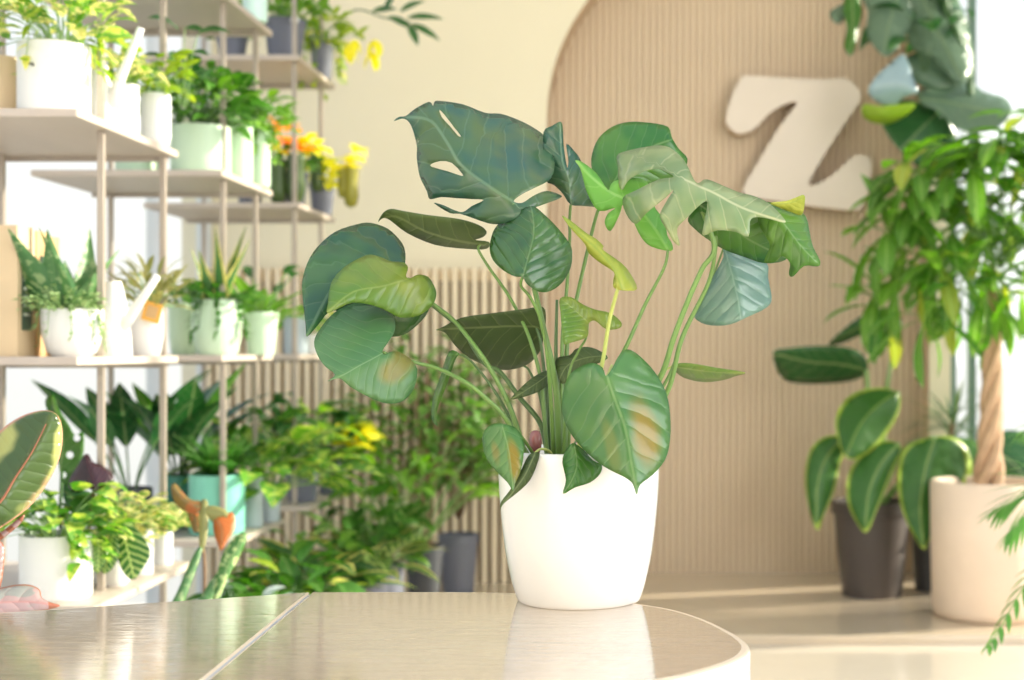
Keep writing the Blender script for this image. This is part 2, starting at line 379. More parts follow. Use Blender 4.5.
# ================================================================== leaf builders
def leaf(F, base, d, L, W, shape='ovate', droop=0.6, fold=0.25, nrm=None, ns=7, rnd=None, curl=0.0, wave=0.0):
    """adds a curved leaf blade to MB F. d = initial direction; droop = total bend downward (rad)"""
    if rnd is None: rnd = random.random()
    p = Vector(base); d = Vector(d).normalized(); up = Vector((0, 0, 1))
    side = d.cross(up)
    if side.length < 0.05: side = Vector((random.uniform(-1, 1), random.uniform(-1, 1), 0.0)); side = side - d * side.dot(d)
    side.normalize()
    if nrm: side = (Matrix.Rotation(nrm, 3, d) @ side)
    vs = []; luv = []; fs = []; step = L / ns
    cols = (-1.0, -0.5, 0.0, 0.5, 1.0)
    for i in range(ns + 1):
        s = i / ns
        if shape == 'heart': w = (min(1, (s + .02) / .16) ** .5) * (1 - s ** 1.5) ** .75
        elif shape == 'ovate': w = math.sin(PI * min(1, (s + .015) ** .75)) ** .85 if s < 1 else 0
        elif shape == 'lance': w = math.sin(PI * min(1, (s + .02) ** .85)) ** .9 if s < 1 else 0
        elif shape == 'sword': w = (0.55 + .45 * math.sin(PI * min(1, s * 1.3 + .1))) * (1 - s ** 3)
        elif shape == 'round': w = math.sqrt(max(0, 1 - (2 * s - 1) ** 2))
        elif shape == 'obov': w = math.sin(PI * min(1, s ** 1.5)) ** .8 if 0 < s < 1 else .04
        else: w = 1 - s
        w = max(w, .02) * W / 2
        n = side.cross(d).normalized()
        for c in cols:
            q = p + side * (c * w) + n * (fold * abs(c) * w - curl * c * c * w) + n * (wave * W * math.sin(9 * s + c * 3) * abs(c))
            vs.append(q); luv.append((s, c * w / L, abs(c)))
        rot = Matrix.Rotation(-droop / ns, 3, side)
        d = (rot @ d)
        p = p + d * step
    for i in range(ns):
        for j in range(4):
            a = i * 5 + j
            fs.append((a, a + 1, a + 6, a + 5))
    F.add(vs, fs, luv, rnd)
    return p
def rdir(az, el):
    return Vector((math.cos(az) * math.cos(el), math.sin(az) * math.cos(el), math.sin(el)))
R = random.Random

def arc(p0, d, L, droop, n=6):
    pts = [Vector(p0)]; d = Vector(d).normalized(); side = d.cross(Vector((0, 0, 1)))
    side = side.normalized() if side.length > .02 else Vector((1, 0, 0))
    for i in range(n):
        d = Matrix.Rotation(-droop / n, 3, side) @ d
        pts.append(pts[-1] + d * (L / n))
    return pts, d

def k_bush(F, S, c, r, h, seed, n=60, L=.05, Wd=.03, shape='ovate', droop=.9, sr=.0012, up=.35, sx=1, flat=.0, se=2, **kw):
    g = R(seed); c = Vector(c)
    for i in range(n):
        az = g.uniform(0, 2 * PI); rr = math.sqrt(g.random()) * r; hh = h * (g.uniform(.1, 1) ** .8) * (1 - .45 * (rr / r) ** 2)
        p = c + Vector((math.cos(az) * rr * sx, math.sin(az) * rr, hh))
        if i % se == 0:
            m = (c + p) / 2 + Vector((0, 0, .15 * h)) * .6
            S.tube(catmull([c + Vector((math.cos(az) * .01, math.sin(az) * .01, -.005)), m, p], 3), sr, 4)
        el = g.uniform(-.2, .9) * (1 - flat) + up * .3
        l = L * g.uniform(.7, 1.25)
        leaf(F, p, rdir(az + g.uniform(-.7, .7), el), l, Wd * l / L * g.uniform(.85, 1.15), shape, droop * g.uniform(.5, 1.3), rnd=g.random(), nrm=g.uniform(-.5, .5), ns=6, **kw)
def k_swords(F, S, c, r, h, seed, n=8, Wd=.03, spread=.35, droop=.15, **kw):
    g = R(seed); c = Vector(c)
    for i in range(n):
        az = g.uniform(0, 2 * PI); t = g.uniform(.1, 1) * spread
        leaf(F, c + Vector((math.cos(az), math.sin(az), 0)) * r * g.uniform(.1, .5) - Vector((0, 0, .02)), rdir(az, PI / 2 - t), h * g.uniform(.6, 1), Wd * g.uniform(.8, 1.1), 'sword', droop, fold=.5, nrm=g.uniform(-1, 1), ns=9, rnd=g.random(), **kw)
def k_radial(F, S, c, r, h, seed, n=14, L=.12, Wd=.06, shape='ovate', el=(.6, 1.3), droop=1.0, sr=.002, **kw):
    g = R(seed); c = Vector(c)
    for i in range(n):
        az = i * 2.4 + g.uniform(-.3, .3); e = g.uniform(*el)
        pl = h * g.uniform(.45, 1)
        pts, d = arc(c + rdir(az, 0) * .01 - Vector((0, 0, .01)), rdir(az, e), pl, .35)
        S.tube(pts, sr, 5)
        l = L * g.uniform(.75, 1.15)
        leaf(F, pts[-1], d, l, Wd * l / L, shape, droop * g.uniform(.6, 1.2), rnd=g.random(), ns=8, nrm=g.uniform(-.4, .4), **kw)
def k_fern(F, S, c, r, h, seed, n=14, L=.18, ll=.02, droop=1.2, wl=.35, m=16, el=(.4, 1.3)):
    g = R(seed); c = Vector(c)
    for i in range(n):
        az = i * 2.4 + g.uniform(-.3, .3)
        LL = L * g.uniform(.7, 1.1)
        pts, d = arc(c, rdir(az, g.uniform(*el)), LL, droop * g.uniform(.6, 1.2), m)
        S.tube(pts, .0009, 4)
        for k in range(2, m):
            t = (pts[k] - pts[k - 1]).normalized(); sd = t.cross(Vector((0, 0, 1)))
            if sd.length < .05: continue
            sd.normalize(); l = ll * math.sin(PI * (.12 + .86 * k / m)) ** .6
            for q in (-1, 1):
                leaf(F, pts[k], (sd * q + t * .5 + Vector((0, 0, .1))), l, l * wl, 'lance', .3, ns=3, rnd=g.random())
def k_palmate(F, S, c, r, h, seed, n=30, L=.14, Wd=.045, nl=6, sx=1, sy=1, droop=.9, sr=.0022, low=.0):
    g = R(seed); c = Vector(c)
    for i in range(n):
        az = g.uniform(0, 2 * PI); el = g.uniform(-.1, 1.4); rr = g.uniform(.35, 1)
        tip = c + Vector((math.cos(az) * math.cos(el) * r * rr * sx, math.sin(az) * math.cos(el) * r * rr * sy, (math.sin(el) - low) * h * rr))
        root = c + Vector((0, 0, -h * .15))
        S.tube(catmull([root, (root + tip) / 2 + Vector((0, 0, .05)), tip], 3), sr, 5)
        axis = (tip - root).normalized(); a0 = g.uniform(0, 6)
        u = axis.cross(Vector((0, 0, 1))).normalized(); v = axis.cross(u)
        for k in range(nl):
            a = a0 + 2 * PI * k / nl
            l = L * g.uniform(.8, 1.1)
            leaf(F, tip, (u * math.cos(a) + v * math.sin(a)) * 1.0 + axis * .35, l, Wd * g.uniform(.85, 1.1), 'obov', droop * g.uniform(.6, 1.2), rnd=min(1, max(0, g.gauss(.5, .25))), ns=7)
def k_trail(F, S, c, r, h, seed, n=10, L=.03, Wd=.02, drop=.12, shape='heart', **kw):
    g = R(seed); c = Vector(c)
    for i in range(n):
        az = g.uniform(0, 2 * PI)
        p0 = c + rdir(az, 0) * r * .5
        p1 = c + rdir(az, 0) * r * 1.1 + Vector((0, 0, h * g.uniform(.3, 1)))
        p2 = c + rdir(az, 0) * r * 1.35 - Vector((0, 0, drop * g.uniform(.3, 1)))
        pts = catmull([p0, p1, p2], 5); S.tube(pts, .001, 4)
        for p in pts[2:]:
            leaf(F, p, rdir(az + g.uniform(-1, 1), g.uniform(-.9, .4)), L * g.uniform(.7, 1.2), Wd, shape, .6, rnd=g.random(), ns=5, **kw)

# ------------------------------------------------------------------ pots
def pot_profile(style, r, h):
    t = .006 if r < .1 else .015
    if style == 'cyl': o = [(r * .93, 0), (r * .97, h * .02), (r, h * .06), (r, h)]
    elif style == 'taper': o = [(r * .74, 0), (r * .76, h * .02), (r * .97, h * .86), (r * 1.03, h * .87), (r * 1.03, h)]
    elif style == 'belly': o = [(r * .72, 0), (r * .82, h * .06), (r * .96, h * .35), (r, h * .6), (r * .97, h * .9), (r * .95, h)]
    elif style == 'bowl': o = [(r * .6, 0), (r * .8, h * .12), (r * .95, h * .45), (r, h * .8), (r, h)]
    elif style == 'round': o = [(r * .75, 0), (r * .93, h * .06), (r, h * .18), (r, h * .85), (r * .97, h * .97), (r * .93, h)]
    else: o = [(r, 0), (r, h)]
    rt = o[-1][0]
    return o + [(rt - t, h), (rt - t, h * .86)], rt - t, h * .86
def pot(parent, c, style, r, h, mat, sx=1, sy=1, flutes=0):
    prof, ri, zi = pot_profile(style, r, h)
    b = MB(); b.lathe(c, prof, 40, sx, sy, closed=False)
    n = 40; b.f.append(tuple(reversed(range(n)))); b.mi.append(0)
    if flutes:
        for i, v in enumerate(b.v):
            a = math.atan2(v[1] - c[1], v[0] - c[0]); k = 1 + .02 * math.cos(flutes * a)
            b.v[i] = (c[0] + (v[0] - c[0]) * k, c[1] + (v[1] - c[1]) * k, v[2])
    o = smooth_by_angle(b.build('pot', mat, parent), 40)
    s = MB(); n = 24
    vs = [(c[0], c[1], c[2] + zi + .004)] + [(c[0] + ri * .995 * sx * math.cos(2 * PI * i / n), c[1] + ri * .995 * sy * math.sin(2 * PI * i / n), c[2] + zi) for i in range(n)]
    s.add(vs, [(0, 1 + i, 1 + (i + 1) % n) for i in range(n)])
    s.build('soil', M['soil'], parent)
    return o, c[2] + zi

LEV = {2: EYE + .968, 1: EYE + .483, 0: EYE - .014, -1: EYE - .512}
def plant(name, label, u, D, z, style, r, h, pmat, parts, sx=1, sy=1, group=None, flutes=0, X=None):
    """parts: list of (kind fn, leaf mat, stem mat, kwargs, part name)"""
    x = XU(u, D) if X is None else X
    root = empty(name, (x, D, z), label, 'plant', group)
    _, zs = pot(root, (x, D, z), style, r, h, M[pmat], sx, sy, flutes)
    for (fn, lm, sm, kw, pn) in parts:
        F, S = MB(), MB()
        kw = dict(kw); dz = kw.pop('dz', 0); off = kw.pop('off', (0, 0))
        rr = kw.pop('r', r); hh = kw.pop('h', h); seed = kw.pop('seed', hash(label) % 1000 if False else sum(map(ord, label)))
        fn(F, S, (x + off[0], D + off[1], zs + dz), rr, hh, seed, **kw)
        if F.v: F.build(pn, M[lm], root)
        if S.v: S.build('stem', M[sm], root)
    return root

# ================================================================== SETTING
def struct(b, name, mat, **kw):
    o = b.build(name, mat, None, **kw); o['kind'] = 'structure'; return o
b = MB(); b.box((-3.2, -2.5, -.1), (4.2, WALLY + .3, 0)); struct(b, 'floor', M['floor'], smooth=False)
b = MB(); b.box((-1.02, 4.65, 0), (4.1, WALLY + .32, PLAT)); struct(b, 'floor_platform', M['plat'], smooth=False, bevel=.008)

b = MB(); b.box((-.35, 3.2, 0), (4.1, 4.652, .12)); struct(b, 'floor_step', M['white_tile'], smooth=False, bevel=.006)
# back wall with arched niche
AX0 = XU(547, WALLY); AR = .775; ACX = AX0 + AR; ACZ = EYE + (350 - 118) / FP * WALLY
WR = 1.22    # right end of the solid back wall
def arch_pts(n=40):
    return [(ACX - AR * math.cos(PI * i / n), ACZ + AR * math.sin(PI * i / n)) for i in range(n + 1)]
ap = arch_pts(); HT = 3.6; WL = -1.80
b = MB()
b.box((WL - .1, WALLY, 0), (AX0 - .006, WALLY + .25, HT))
b.box((ACX + AR + .006, WALLY, 0), (WR, WALLY + .25, HT))
for i in range(40):
    (x0, z0), (x1, z1) = ap[i], ap[i + 1]
    b.add([(x0, WALLY, z0), (x1, WALLY, z1), (x1, WALLY, HT), (x0, WALLY, HT)], [(0, 1, 2, 3)])
    b.add([(x0, WALLY + .25, z0), (x1, WALLY + .25, z1), (x1, WALLY + .25, HT), (x0, WALLY + .25, HT)], [(3, 2, 1, 0)])
for (xa, xb) in ((AX0 - .006, AX0), (ACX + AR, ACX + AR + .006)):
    b.add([(xa, WALLY, 0), (xb, WALLY, 0), (xb, WALLY, HT), (xa, WALLY, HT)], [(0, 1, 2, 3)])
struct(b, 'wall_back', M['cream'], smooth=False)
b = MB()
full = [(AX0, PLAT)] + ap + [(ACX + AR, PLAT)]
for i in range(len(full) - 1):
    (x0, z0), (x1, z1) = full[i], full[i + 1]
    b.add([(x0, WALLY, z0), (x1, WALLY, z1), (x1, WALLY + .2, z1), (x0, WALLY + .2, z0)], [(0, 1, 2, 3)])
    # thin trim lip around the arch
struct(b, 'trim_1', M['reveal'], smooth=True)
# ribbed panel at the back of the niche
b = MB(); pitch = .0280; x = AX0; zt = ACZ + AR + .02; yb = WALLY + .20
while x < ACX + AR:
    q = [(x, yb), (x + .0005, yb - .012), (x + .003, yb - .016), (x + .016, yb - .016), (x + .0185, yb - .012), (x + .019, yb)]
    b.cur = 0; b.add([(p[0], p[1], PLAT) for p in q] + [(p[0], p[1], zt) for p in q], [(i, i + 1, i + 7, i + 6) for i in range(5)])
    b.cur = 1; b.add([(x + .019, yb, PLAT), (x + pitch, yb, PLAT), (x + pitch, yb, zt), (x + .019, yb, zt)], [(0, 1, 2, 3)])
    x += pitch
struct(b, 'wall_niche', [M['panel'], M['panel_gap_shade']])
# slatted wainscot on the back wall, left of the arch
SLT = EYE + (350 - 268) / FP * 5.7
b = MB(); b.box((WL + .01, WALLY - .035, 0), (AX0 - .012, WALLY - .001, SLT - .03)); struct(b, 'wall_slat_backing', M['slat_back'], smooth=False)
b = MB(); x = WL + .02
while x < AX0 - .03:
    b.box((x, WALLY - .075, 0), (x + .022, WALLY - .035, SLT)); x += .0395
b.box((WL + .01, WALLY - .036, SLT - .05), (AX0 - .012, WALLY - .034, SLT - .001))
struct(b, 'wall_slats', M['slat'], smooth=False)

# left side: tall glazing with slim white frames
def glass_mat():
    m, nt, ns, ls = new_mat('window_glass')
    out = N(ns, 'ShaderNodeOutputMaterial'); t = N(ns, 'ShaderNodeBsdfTransparent'); g = N(ns, 'ShaderNodeBsdfGlossy')
    t.inputs[0].default_value = (.97, .985, .98, 1); g.inputs['Roughness'].default_value = .02
    mx = N(ns, 'ShaderNodeMixShader'); mx.inputs[0].default_value = .05; ls.new(t.outputs[0], mx.inputs[1]); ls.new(g.outputs[0], mx.inputs[2]); ls.new(mx.outputs[0], out.inputs[0])
    return m
M['glass'] = glass_mat()
def window(name, axis, at, a0, a1, z0, z1, fm, ms, th=.05):
    root = bpy.data.objects.new(name, None); col.objects.link(root); root['kind'] = 'structure'
    b = MB(); g = MB()
    def bx(p0, p1, q0, q1, d=th):
        if axis == 'x': b.box((at - d / 2, p0, q0), (at + d / 2, p1, q1))
        else: b.box((p0, at - d / 2, q0), (p1, at + d / 2, q1))
    bx(a0, a1, z0, z0 + th); bx(a0, a1, z1 - th, z1)
    for q in [a0, a1 - th] + ms: bx(q, q + th, z0 + th, z1 - th)
    if axis == 'x': g.box((at - .004, a0, z0), (at + .004, a1, z1))
    else: g.box((a0, at - .004, z0), (a1, at + .004, z1))
    f = b.build('window_frame', fm, root, smooth=False); f['kind'] = 'structure'
    p = g.build('window_pane', M['glass'], root, smooth=False); p['kind'] = 'structure'
window('window_1', 'x', WL, 1.0, WALLY, .02, HT, M['frame'], [2.3, 3.55, 5.15])
window('window_2', 'y', WALLY + .05, WR, 2.9, PLAT, HT, M['gframe'], [XU(968, WALLY + .05)], th=.03)
b = MB(); b.box((-3.2, -2.6, 0), (4.2, -2.5, HT)); struct(b, 'wall_front_added', M['white_wall'], smooth=False)  # unseen wall added behind the camera to cut frontal fill
b = MB(); b.box((WL - .1, -2.5, 0), (WL, 1.0, HT)); struct(b, 'wall_left_added', M['white_wall'], smooth=False)  # unseen wall added to darken the left side
b = MB(); b.box((WL - .1, -2.6, HT), (3.05, .4, HT + .1)); b.box((WL - .1, 2.9, HT), (3.05, WALLY + .3, HT + .1)); struct(b, 'ceiling_added', M['white_wall'], smooth=False)  # unseen ceiling with an open gap, added to break up overhead light
window('window_3', 'x', 2.93, 3.0, WALLY, .02, HT, M['frame'], [4.4])
b = MB(); b.box((2.9, 1.4, 0), (3.05, 3.0, HT)); struct(b, 'wall_right_added', M['white_wall'], smooth=False)  # unseen stretch of wall added to keep the sun off the monstera

# raised arch letter sign
Z = [(741.6,78),(749,75.6),(787.5,78),(825.7,79),(844.8,78),(856,86),(861,95.5),(856,107),(833,141),(808.5,183.4),(825.7,179.6),(844.8,164),(856,154.8),(867.7,156.7),(871.5,164),(869.6,183.4),(864,202.5),(856,210),(825.7,208),(787.5,202.5),(757,198.7),(745.5,195),(743.5,187),(757,164),(780,126),(797,103),(783.7,105),(768.4,114.6),(753,130),(737.8,133.7),(728,126),(726,118.5),(732,95.5)]
zp = [p for p in catmull([Vector((a, b_, 0)) for a, b_ in Z], 3, True)]
SD = 5.83
poly = [((p.x - CU) / FP * SD, EYE + (CV - p.y) / FP * SD) for p in zp]
root = empty('wall_letter', (poly[0][0], SD, EYE + 1.0), 'large cream letter Z with curled serifs mounted on the ribbed beige arch', 'sign')
b = MB(); n = len(poly)
b.add([(x, SD, z) for x, z in poly], [tuple(range(n))]); b.cur = 1
b.add([(x, SD, z) for x, z in poly] + [(x, SD + .085, z) for x, z in poly], [(i, i + n, (i + 1) % n + n, (i + 1) % n) for i in range(n)])
b.build('letter_face', [M['sign'], M['sign_side']], root, smooth=False)
for (u, v) in ((760, 95), (840, 95), (765, 190), (850, 190)):
    b = MB(); p = P(u, v, SD); b.tube([(p.x, SD + .08, p.z), (p.x, WALLY + .195, p.z)], .01, 8)
    b.build('mounting_pin', M['post'], root)

# ================================================================== TABLE
SEAM_B, SEAM_F = (-.465, 1.957), (-.444, 1.30)
rightp = [(-.36,1.962),(-.206,1.957),(-.09,1.92),(-.02,1.875),(.03,1.83),(.068,1.765),(.097,1.685),(.112,1.615),(.108,1.565),(.090,1.52),(.055,1.472),(.020,1.438),(-.04,1.40),(-.14,1.36),(-.28,1.325)]
rr = [Vector((x, y, 0)) for x, y in [SEAM_B] + rightp + [SEAM_F]]
rc = [(p.x, p.y) for p in catmull(rr, 5)]
leftp = [SEAM_F, (-.7, 1.22), (-1.1, 1.02), (-1.5, .95), (-1.68, 1.2), (-1.5, 1.47), (-1.2, 1.63), (-.826, 1.807), SEAM_B]
lc = [(-.447, 1.30)] + [(p.x, p.y) for p in catmull([Vector((x, y, 0)) for x, y in leftp[1:-1]], 5)] + [(-.468, 1.956)]
root = empty('display_table', (-.45, 1.5, 0), 'glossy beige display table with a rounded white edge, under the monstera', 'table')
def top(poly, name):
    # top with bevelled rim : polygon, small inset ring
    b = MB(); n = len(poly)
    cx = sum(p[0] for p in poly) / n; cy = sum(p[1] for p in poly) / n
    def ins(k):
        out = []
        for i in range(n):
            a, c = poly[(i - 1) % n], poly[(i + 1) % n]
            tx, ty = c[0] - a[0], c[1] - a[1]; L = math.hypot(tx, ty) or 1
            kk = k * (.4 if -.475 < poly[i][0] < -.43 else 1); out.append((poly[i][0] + ty / L * kk, poly[i][1] - tx / L * kk))
        return out
    ar = sum(poly[i][0] * poly[(i + 1) % n][1] - poly[(i + 1) % n][0] * poly[i][1] for i in range(n))
    sg = 1 if ar < 0 else -1
    i1, i2, i3 = ins(sg * .010), ins(sg * .004), ins(sg * .0012)
    z = TABLE
    b.add([(x, y, z) for x, y in i1], [tuple(range(n)) if ar > 0 else tuple(reversed(range(n)))])
    def ring(pa, za, pb, zb):
        vs = [(x, y, za) for x, y in pa] + [(x, y, zb) for x, y in pb]
        b.add(vs, [((i, (i + 1) % n, (i + 1) % n + n, i + n) if ar < 0 else (i + n, (i + 1) % n + n, (i + 1) % n, i)) for i in range(n)])
    b.cur = 1
    ring(i1, z, i2, z - .0005); ring(i2, z - .0005, i3, z - .002)
    b.cur = 2
    ring(i3, z - .002, poly, z - .006); ring(poly, z - .006, poly, z - .022); ring(poly, z - .022, i3, z - .0225); ring(i3, z - .0225, i3, z - .025)
    ring(i3, z - .025, poly, z - .0255); ring(poly, z - .0255, poly, z - .09)
    b.add([(x, y, z - .09) for x, y in poly], [tuple(range(n)) if ar < 0 else tuple(reversed(range(n)))])
    return smooth_by_angle(b.build(name, [M['table'], M['table_rim'], M['table_side']], root), 50)
top(rc, 'tabletop')
top(lc, 'tabletop')
b = MB(); b.lathe((-.20, 1.62, 0), [(.20, 0), (.20, .02), (.16, .03), (.16, TABLE - .09)], 40); b.build('pedestal', M['table_side'], root)
b = MB(); b.lathe((-1.15, 1.3, 0), [(.24, 0), (.24, .02), (.2, .03), (.2, TABLE - .09)], 40); b.build('pedestal', M['table_side'], root)

# ================================================================== MONSTERA
PC = Vector((XU(579, 1.9), 1.9, TABLE))
mon = empty('potted_monstera', PC, 'large monstera in a tall glossy white pot standing on the display table', 'plant')
k = 1.9 / FP
prof = [(60, 0), (61.5, 2), (65, 12), (69, 28), (73, 48), (76.5, 75), (78.8, 100), (80, 122), (80.3, 138), (80, 146), (79.3, 149), (77.5, 150), (76.2, 148.6), (75.8, 128)]
prof = [(r * k, z * k) for r, z in prof]
pc = catmull([Vector((r, 0, z)) for r, z in prof], 3)
b = MB(); b.lathe(PC, [(p.x, p.z) for p in pc], 96, closed=False); b.f.append(tuple(reversed(range(96)))); b.mi.append(0)
o = b.build('pot', M['pot_white'], mon)
o['label'] = 'glossy white tapered pot'
s = MB(); n = 40; zr = PC.z + 132 * k
g = R(3); vs = [(PC.x, PC.y, zr)]; 
for j in (0.33, .66, 1):
    for i in range(n):
        vs.append((PC.x + .1005 * j * math.cos(2 * PI * i / n), PC.y + .1005 * j * math.sin(2 * PI * i / n), zr + g.uniform(-.003, .003)))
fs = [(0, 1 + i, 1 + (i + 1) % n) for i in range(n)]
for j in range(2):
    for i in range(n): fs.append((1 + j * n + i, 1 + (j + 1) * n + i, 1 + (j + 1) * n + (i + 1) % n, 1 + j * n + (i + 1) % n))
s.add(vs, fs); s.build('soil', M['soil'], mon)

def traced(root, name, mat, D, outline, mid, holes=(), tx=0, ty=0, fold=0.15, bend=0.0, wav=.002, cup=0.0, step=5.5, rnd=.5, label=None, sub=3, scale=748.0, nwave=5):
    """a leaf blade: outline and midrib given as seen from the front, laid on a tilted, folded and curved surface"""
    ol = [(p.x, p.y) for p in catmull([Vector((a, b_, 0)) for a, b_ in outline], sub, True)]
    hl = [[(p.x, p.y) for p in catmull([Vector((a, b_, 0)) for a, b_ in h_], 2, True)] for h_ in holes]
    md = [(p.x, p.y) for p in catmull([Vector((a, b_, 0)) for a, b_ in mid], 4)]
    cum = [0]
    for i in range(len(md) - 1): cum.append(cum[-1] + math.hypot(md[i + 1][0] - md[i][0], md[i + 1][1] - md[i][1]))
    T = cum[-1]
    xs = [p[0] for p in ol]; ys = [p[1] for p in ol]
    verts = []; edges = []
    for lp in [ol] + hl:
        o0 = len(verts); verts += [Vector(p) for p in lp]; edges += [(o0 + i, o0 + (i + 1) % len(lp)) for i in range(len(lp))]
    def dist_ol(p):
        dd = 1e9
        for lp in [ol] + hl:
            for i in range(len(lp)):
                dd = min(dd, seg_d(p, lp[i], lp[(i + 1) % len(lp)])[0])
        return dd
    y = min(ys); row = 0
    while y < max(ys):
        x = min(xs) + (step / 2 if row % 2 else 0)
        while x < max(xs):
            if pip((x, y), ol) and not any(pip((x, y), h_) for h_ in hl) and dist_ol((x, y)) > step * .45: verts.append(Vector((x, y)))
            x += step
        y += step * .87; row += 1
    vo, eo, fo, *_ = delaunay_2d_cdt(verts, edges, [], 0, 1e-4)
    fs = []
    for f in fo:
        cx = sum(vo[i].x for i in f) / len(f); cy = sum(vo[i].y for i in f) / len(f)
        if pip((cx, cy), ol) and not any(pip((cx, cy), h_) for h_ in hl): fs.append(tuple(reversed(f)))
    cu = sum(xs) / len(xs); cv = sum(ys) / len(ys)
    def info(p):
        best = (1e9, 0, 0)
        for i in range(len(md) - 1):
            dd, t, cr = seg_d(p, md[i], md[i + 1])
            if dd < best[0]: best = (dd, (cum[i] + t * (cum[i + 1] - cum[i])) / T, 1 if cr > 0 else -1)
        return best
    def depth(p):
        dd, s_, sg = info(p); dm = dd / scale
        z = D + tx * (p[0] - cu) / scale + ty * (p[1] - cv) / scale + fold * dm + cup * dm * dm * 8 + bend * (s_ - .4) ** 2 * T / scale
        z += .5 * wav * math.sin(nwave * 2 * PI * (s_ - dm * 5) + (1.7 if sg > 0 else 0)) * min(1, dm * 30)
        return z
    vs = []; luv = []
    for v in vo:
        p = (v.x, v.y); dd, s_, sg = info(p); e_ = dist_ol(p)
        vs.append(P(p[0], p[1], depth(p))); luv.append((s_, sg * dd / T, dd / (dd + e_ + 1e-6)))
    m = MB(); m.add(vs, fs, luv, rnd)
    o = m.build(name, M[mat], root)
    sm = o.modifiers.new('thickness', 'SOLIDIFY'); sm.thickness = .0007; sm.offset = 0
    if label: o['label'] = label
    o['_t'] = 0; del o['_t']
    return o, depth
def stem(root, pts, D0, D1, r0, r1, mat, name='petiole', hump=0.0):
    q = catmull([Vector((a, b_, 0)) for a, b_ in pts], 6); n = len(q)
    tot = [0]
    for i in range(n - 1): tot.append(tot[-1] + (q[i + 1] - q[i]).length)
    ps = []; rs = []
    for i, p in enumerate(q):
        t = tot[i] / tot[-1]; ps.append(P(p.x, p.y, D0 + (D1 - D0) * (t ** .8) + hump * math.sin(PI * min(1, t * 2.2)))); rs.append(r0 + (r1 - r0) * t)
    m = MB(); m.tube(ps, rs, 10); return m.build(name, M[mat], root)

# each: material, depth, outline, midrib, options, petiole (pts, D0, D1, r0, r1, mat)
LV = []
LV.append(('m_teal', 1.885, [(394,121),(399,117),(406,116),(415,109),(429,102),(433,106),(434.5,102),(440,101),(463,104.5),(485,113),(501,114),(518,120),(532,127),(544.5,136),(551.6,147.6),(554.7,160),(553.7,172),(548.5,180.6),(534,188),(522,194),(513.5,201),(522,203),(534,195.5),(546.5,191),(559,194.5),(560.5,198),(542,205),(530,209.5),(518,217.7),(505,223),(493,224),(480.6,220.8),(461,214),(450,213),(434,203),(444,205.5),(454,210),(463,212),(472,206),(483.7,200),(472,199),(456,198),(441.5,197),(430,199),(427,191),(420,176.5),(417,158),(417,145.6),(412.6,129),(408,121),(402,118.5)],
  [(513.5,202),(493,189),(462,166),(447.7,143.5),(431,121),(408,117)],
  dict(holes=[[(431,164),(440.5,161),(452,163),(462,173.4),(462,176),(447.7,171.3),(432,167)], [(439.4,109.6),(444.6,114.7),(454,127),(461,136),(458,136),(450.5,127),(441.5,117)]], ty=-.55, tx=-.2, fold=.5, cup=.9, wav=.008, bend=.3, nwave=3, label='wide blue-green leaf with slits and holes'),
  ([(513.5,203),(522,235),(535,291),(543,326.5),(552,365),(557,400),(559,465)], 1.86, 1.90, .0028, .0052, 'petiole')))
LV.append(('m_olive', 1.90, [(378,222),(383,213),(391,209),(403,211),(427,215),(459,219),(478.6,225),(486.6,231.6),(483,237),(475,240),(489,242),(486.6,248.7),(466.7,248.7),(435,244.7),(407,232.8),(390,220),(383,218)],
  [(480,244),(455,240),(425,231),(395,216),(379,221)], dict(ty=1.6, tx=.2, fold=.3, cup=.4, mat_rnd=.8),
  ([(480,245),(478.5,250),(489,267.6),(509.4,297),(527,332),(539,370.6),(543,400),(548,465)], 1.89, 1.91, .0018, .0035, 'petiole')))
LV.append(('m_dark', 1.82, [(531.5,206),(544.7,215),(559.4,230),(569.7,244),(572,253),(570.6,267.6),(562.4,282.4),(550.6,291),(538.8,291.8),(527,284),(522.6,277),(515.3,276.5),(503.5,270.6),(493.2,260.3),(489.7,248.5),(493,232.4),(500.6,222),(515,213)],
  [(522.6,277),(528.5,256),(534,232),(531.5,207)], dict(ty=-.5, tx=-.1, fold=.6, cup=.4, wav=.003),
  ([(522.6,277),(521,286),(530,297),(540,318),(546,345),(551,400),(554,465)], 1.82, 1.89, .0018, .0035, 'petiole')))
LV.append(('m_dark', 1.93, [(307,336.5),(305.5,324.7),(302.4,295),(302.4,280.6),(307.4,263),(317.6,246.8),(335,232),(356,224.7),(370.6,223),(388,229),(401.5,242.4),(405.5,254),(404.4,268),(401,278),(415,280),(430,295),(428,311.5),(417.6,324.7),(403,335),(385,336),(360,325),(340,312),(329,312),(318,325)],
  [(401,278),(370,268),(335,285),(307,336)], dict(ty=-.7, tx=.35, fold=.4, cup=.5, wav=.004, bend=-.25, label='large dark leaf curling over at its rim'),
  ([(401,279),(433,306),(461,330),(484,363),(500,372),(520,398),(541,425),(549,465)], 1.93, 1.92, .002, .004, 'petiole_d')))
LV.append(('m_yellow', 1.86, [(327,313),(328,303),(328.8,295),(332.4,280.6),(344,267.4),(358.8,258.5),(370.6,254.7),(383.8,258.5),(391,261.5),(403,262.4),(408,267.4),(406,276),(410,278.5),(417.6,274.7),(428,277),(435,288),(436,296.8),(431,307),(417.6,316),(400,317.4),(388,311.5),(373.5,305.6),(353,302.6),(338,308.5)],
  [(408,279),(382,286.5),(353,292),(328,312)], dict(ty=-.6, tx=.3, fold=.4, cup=.4, wav=.003),
  ([(408,279),(432,303),(450.8,317.7),(466.7,335.6),(486.6,363),(506.4,399),(518,431),(528,465)], 1.87, 1.89, .0024, .004, 'petiole')))
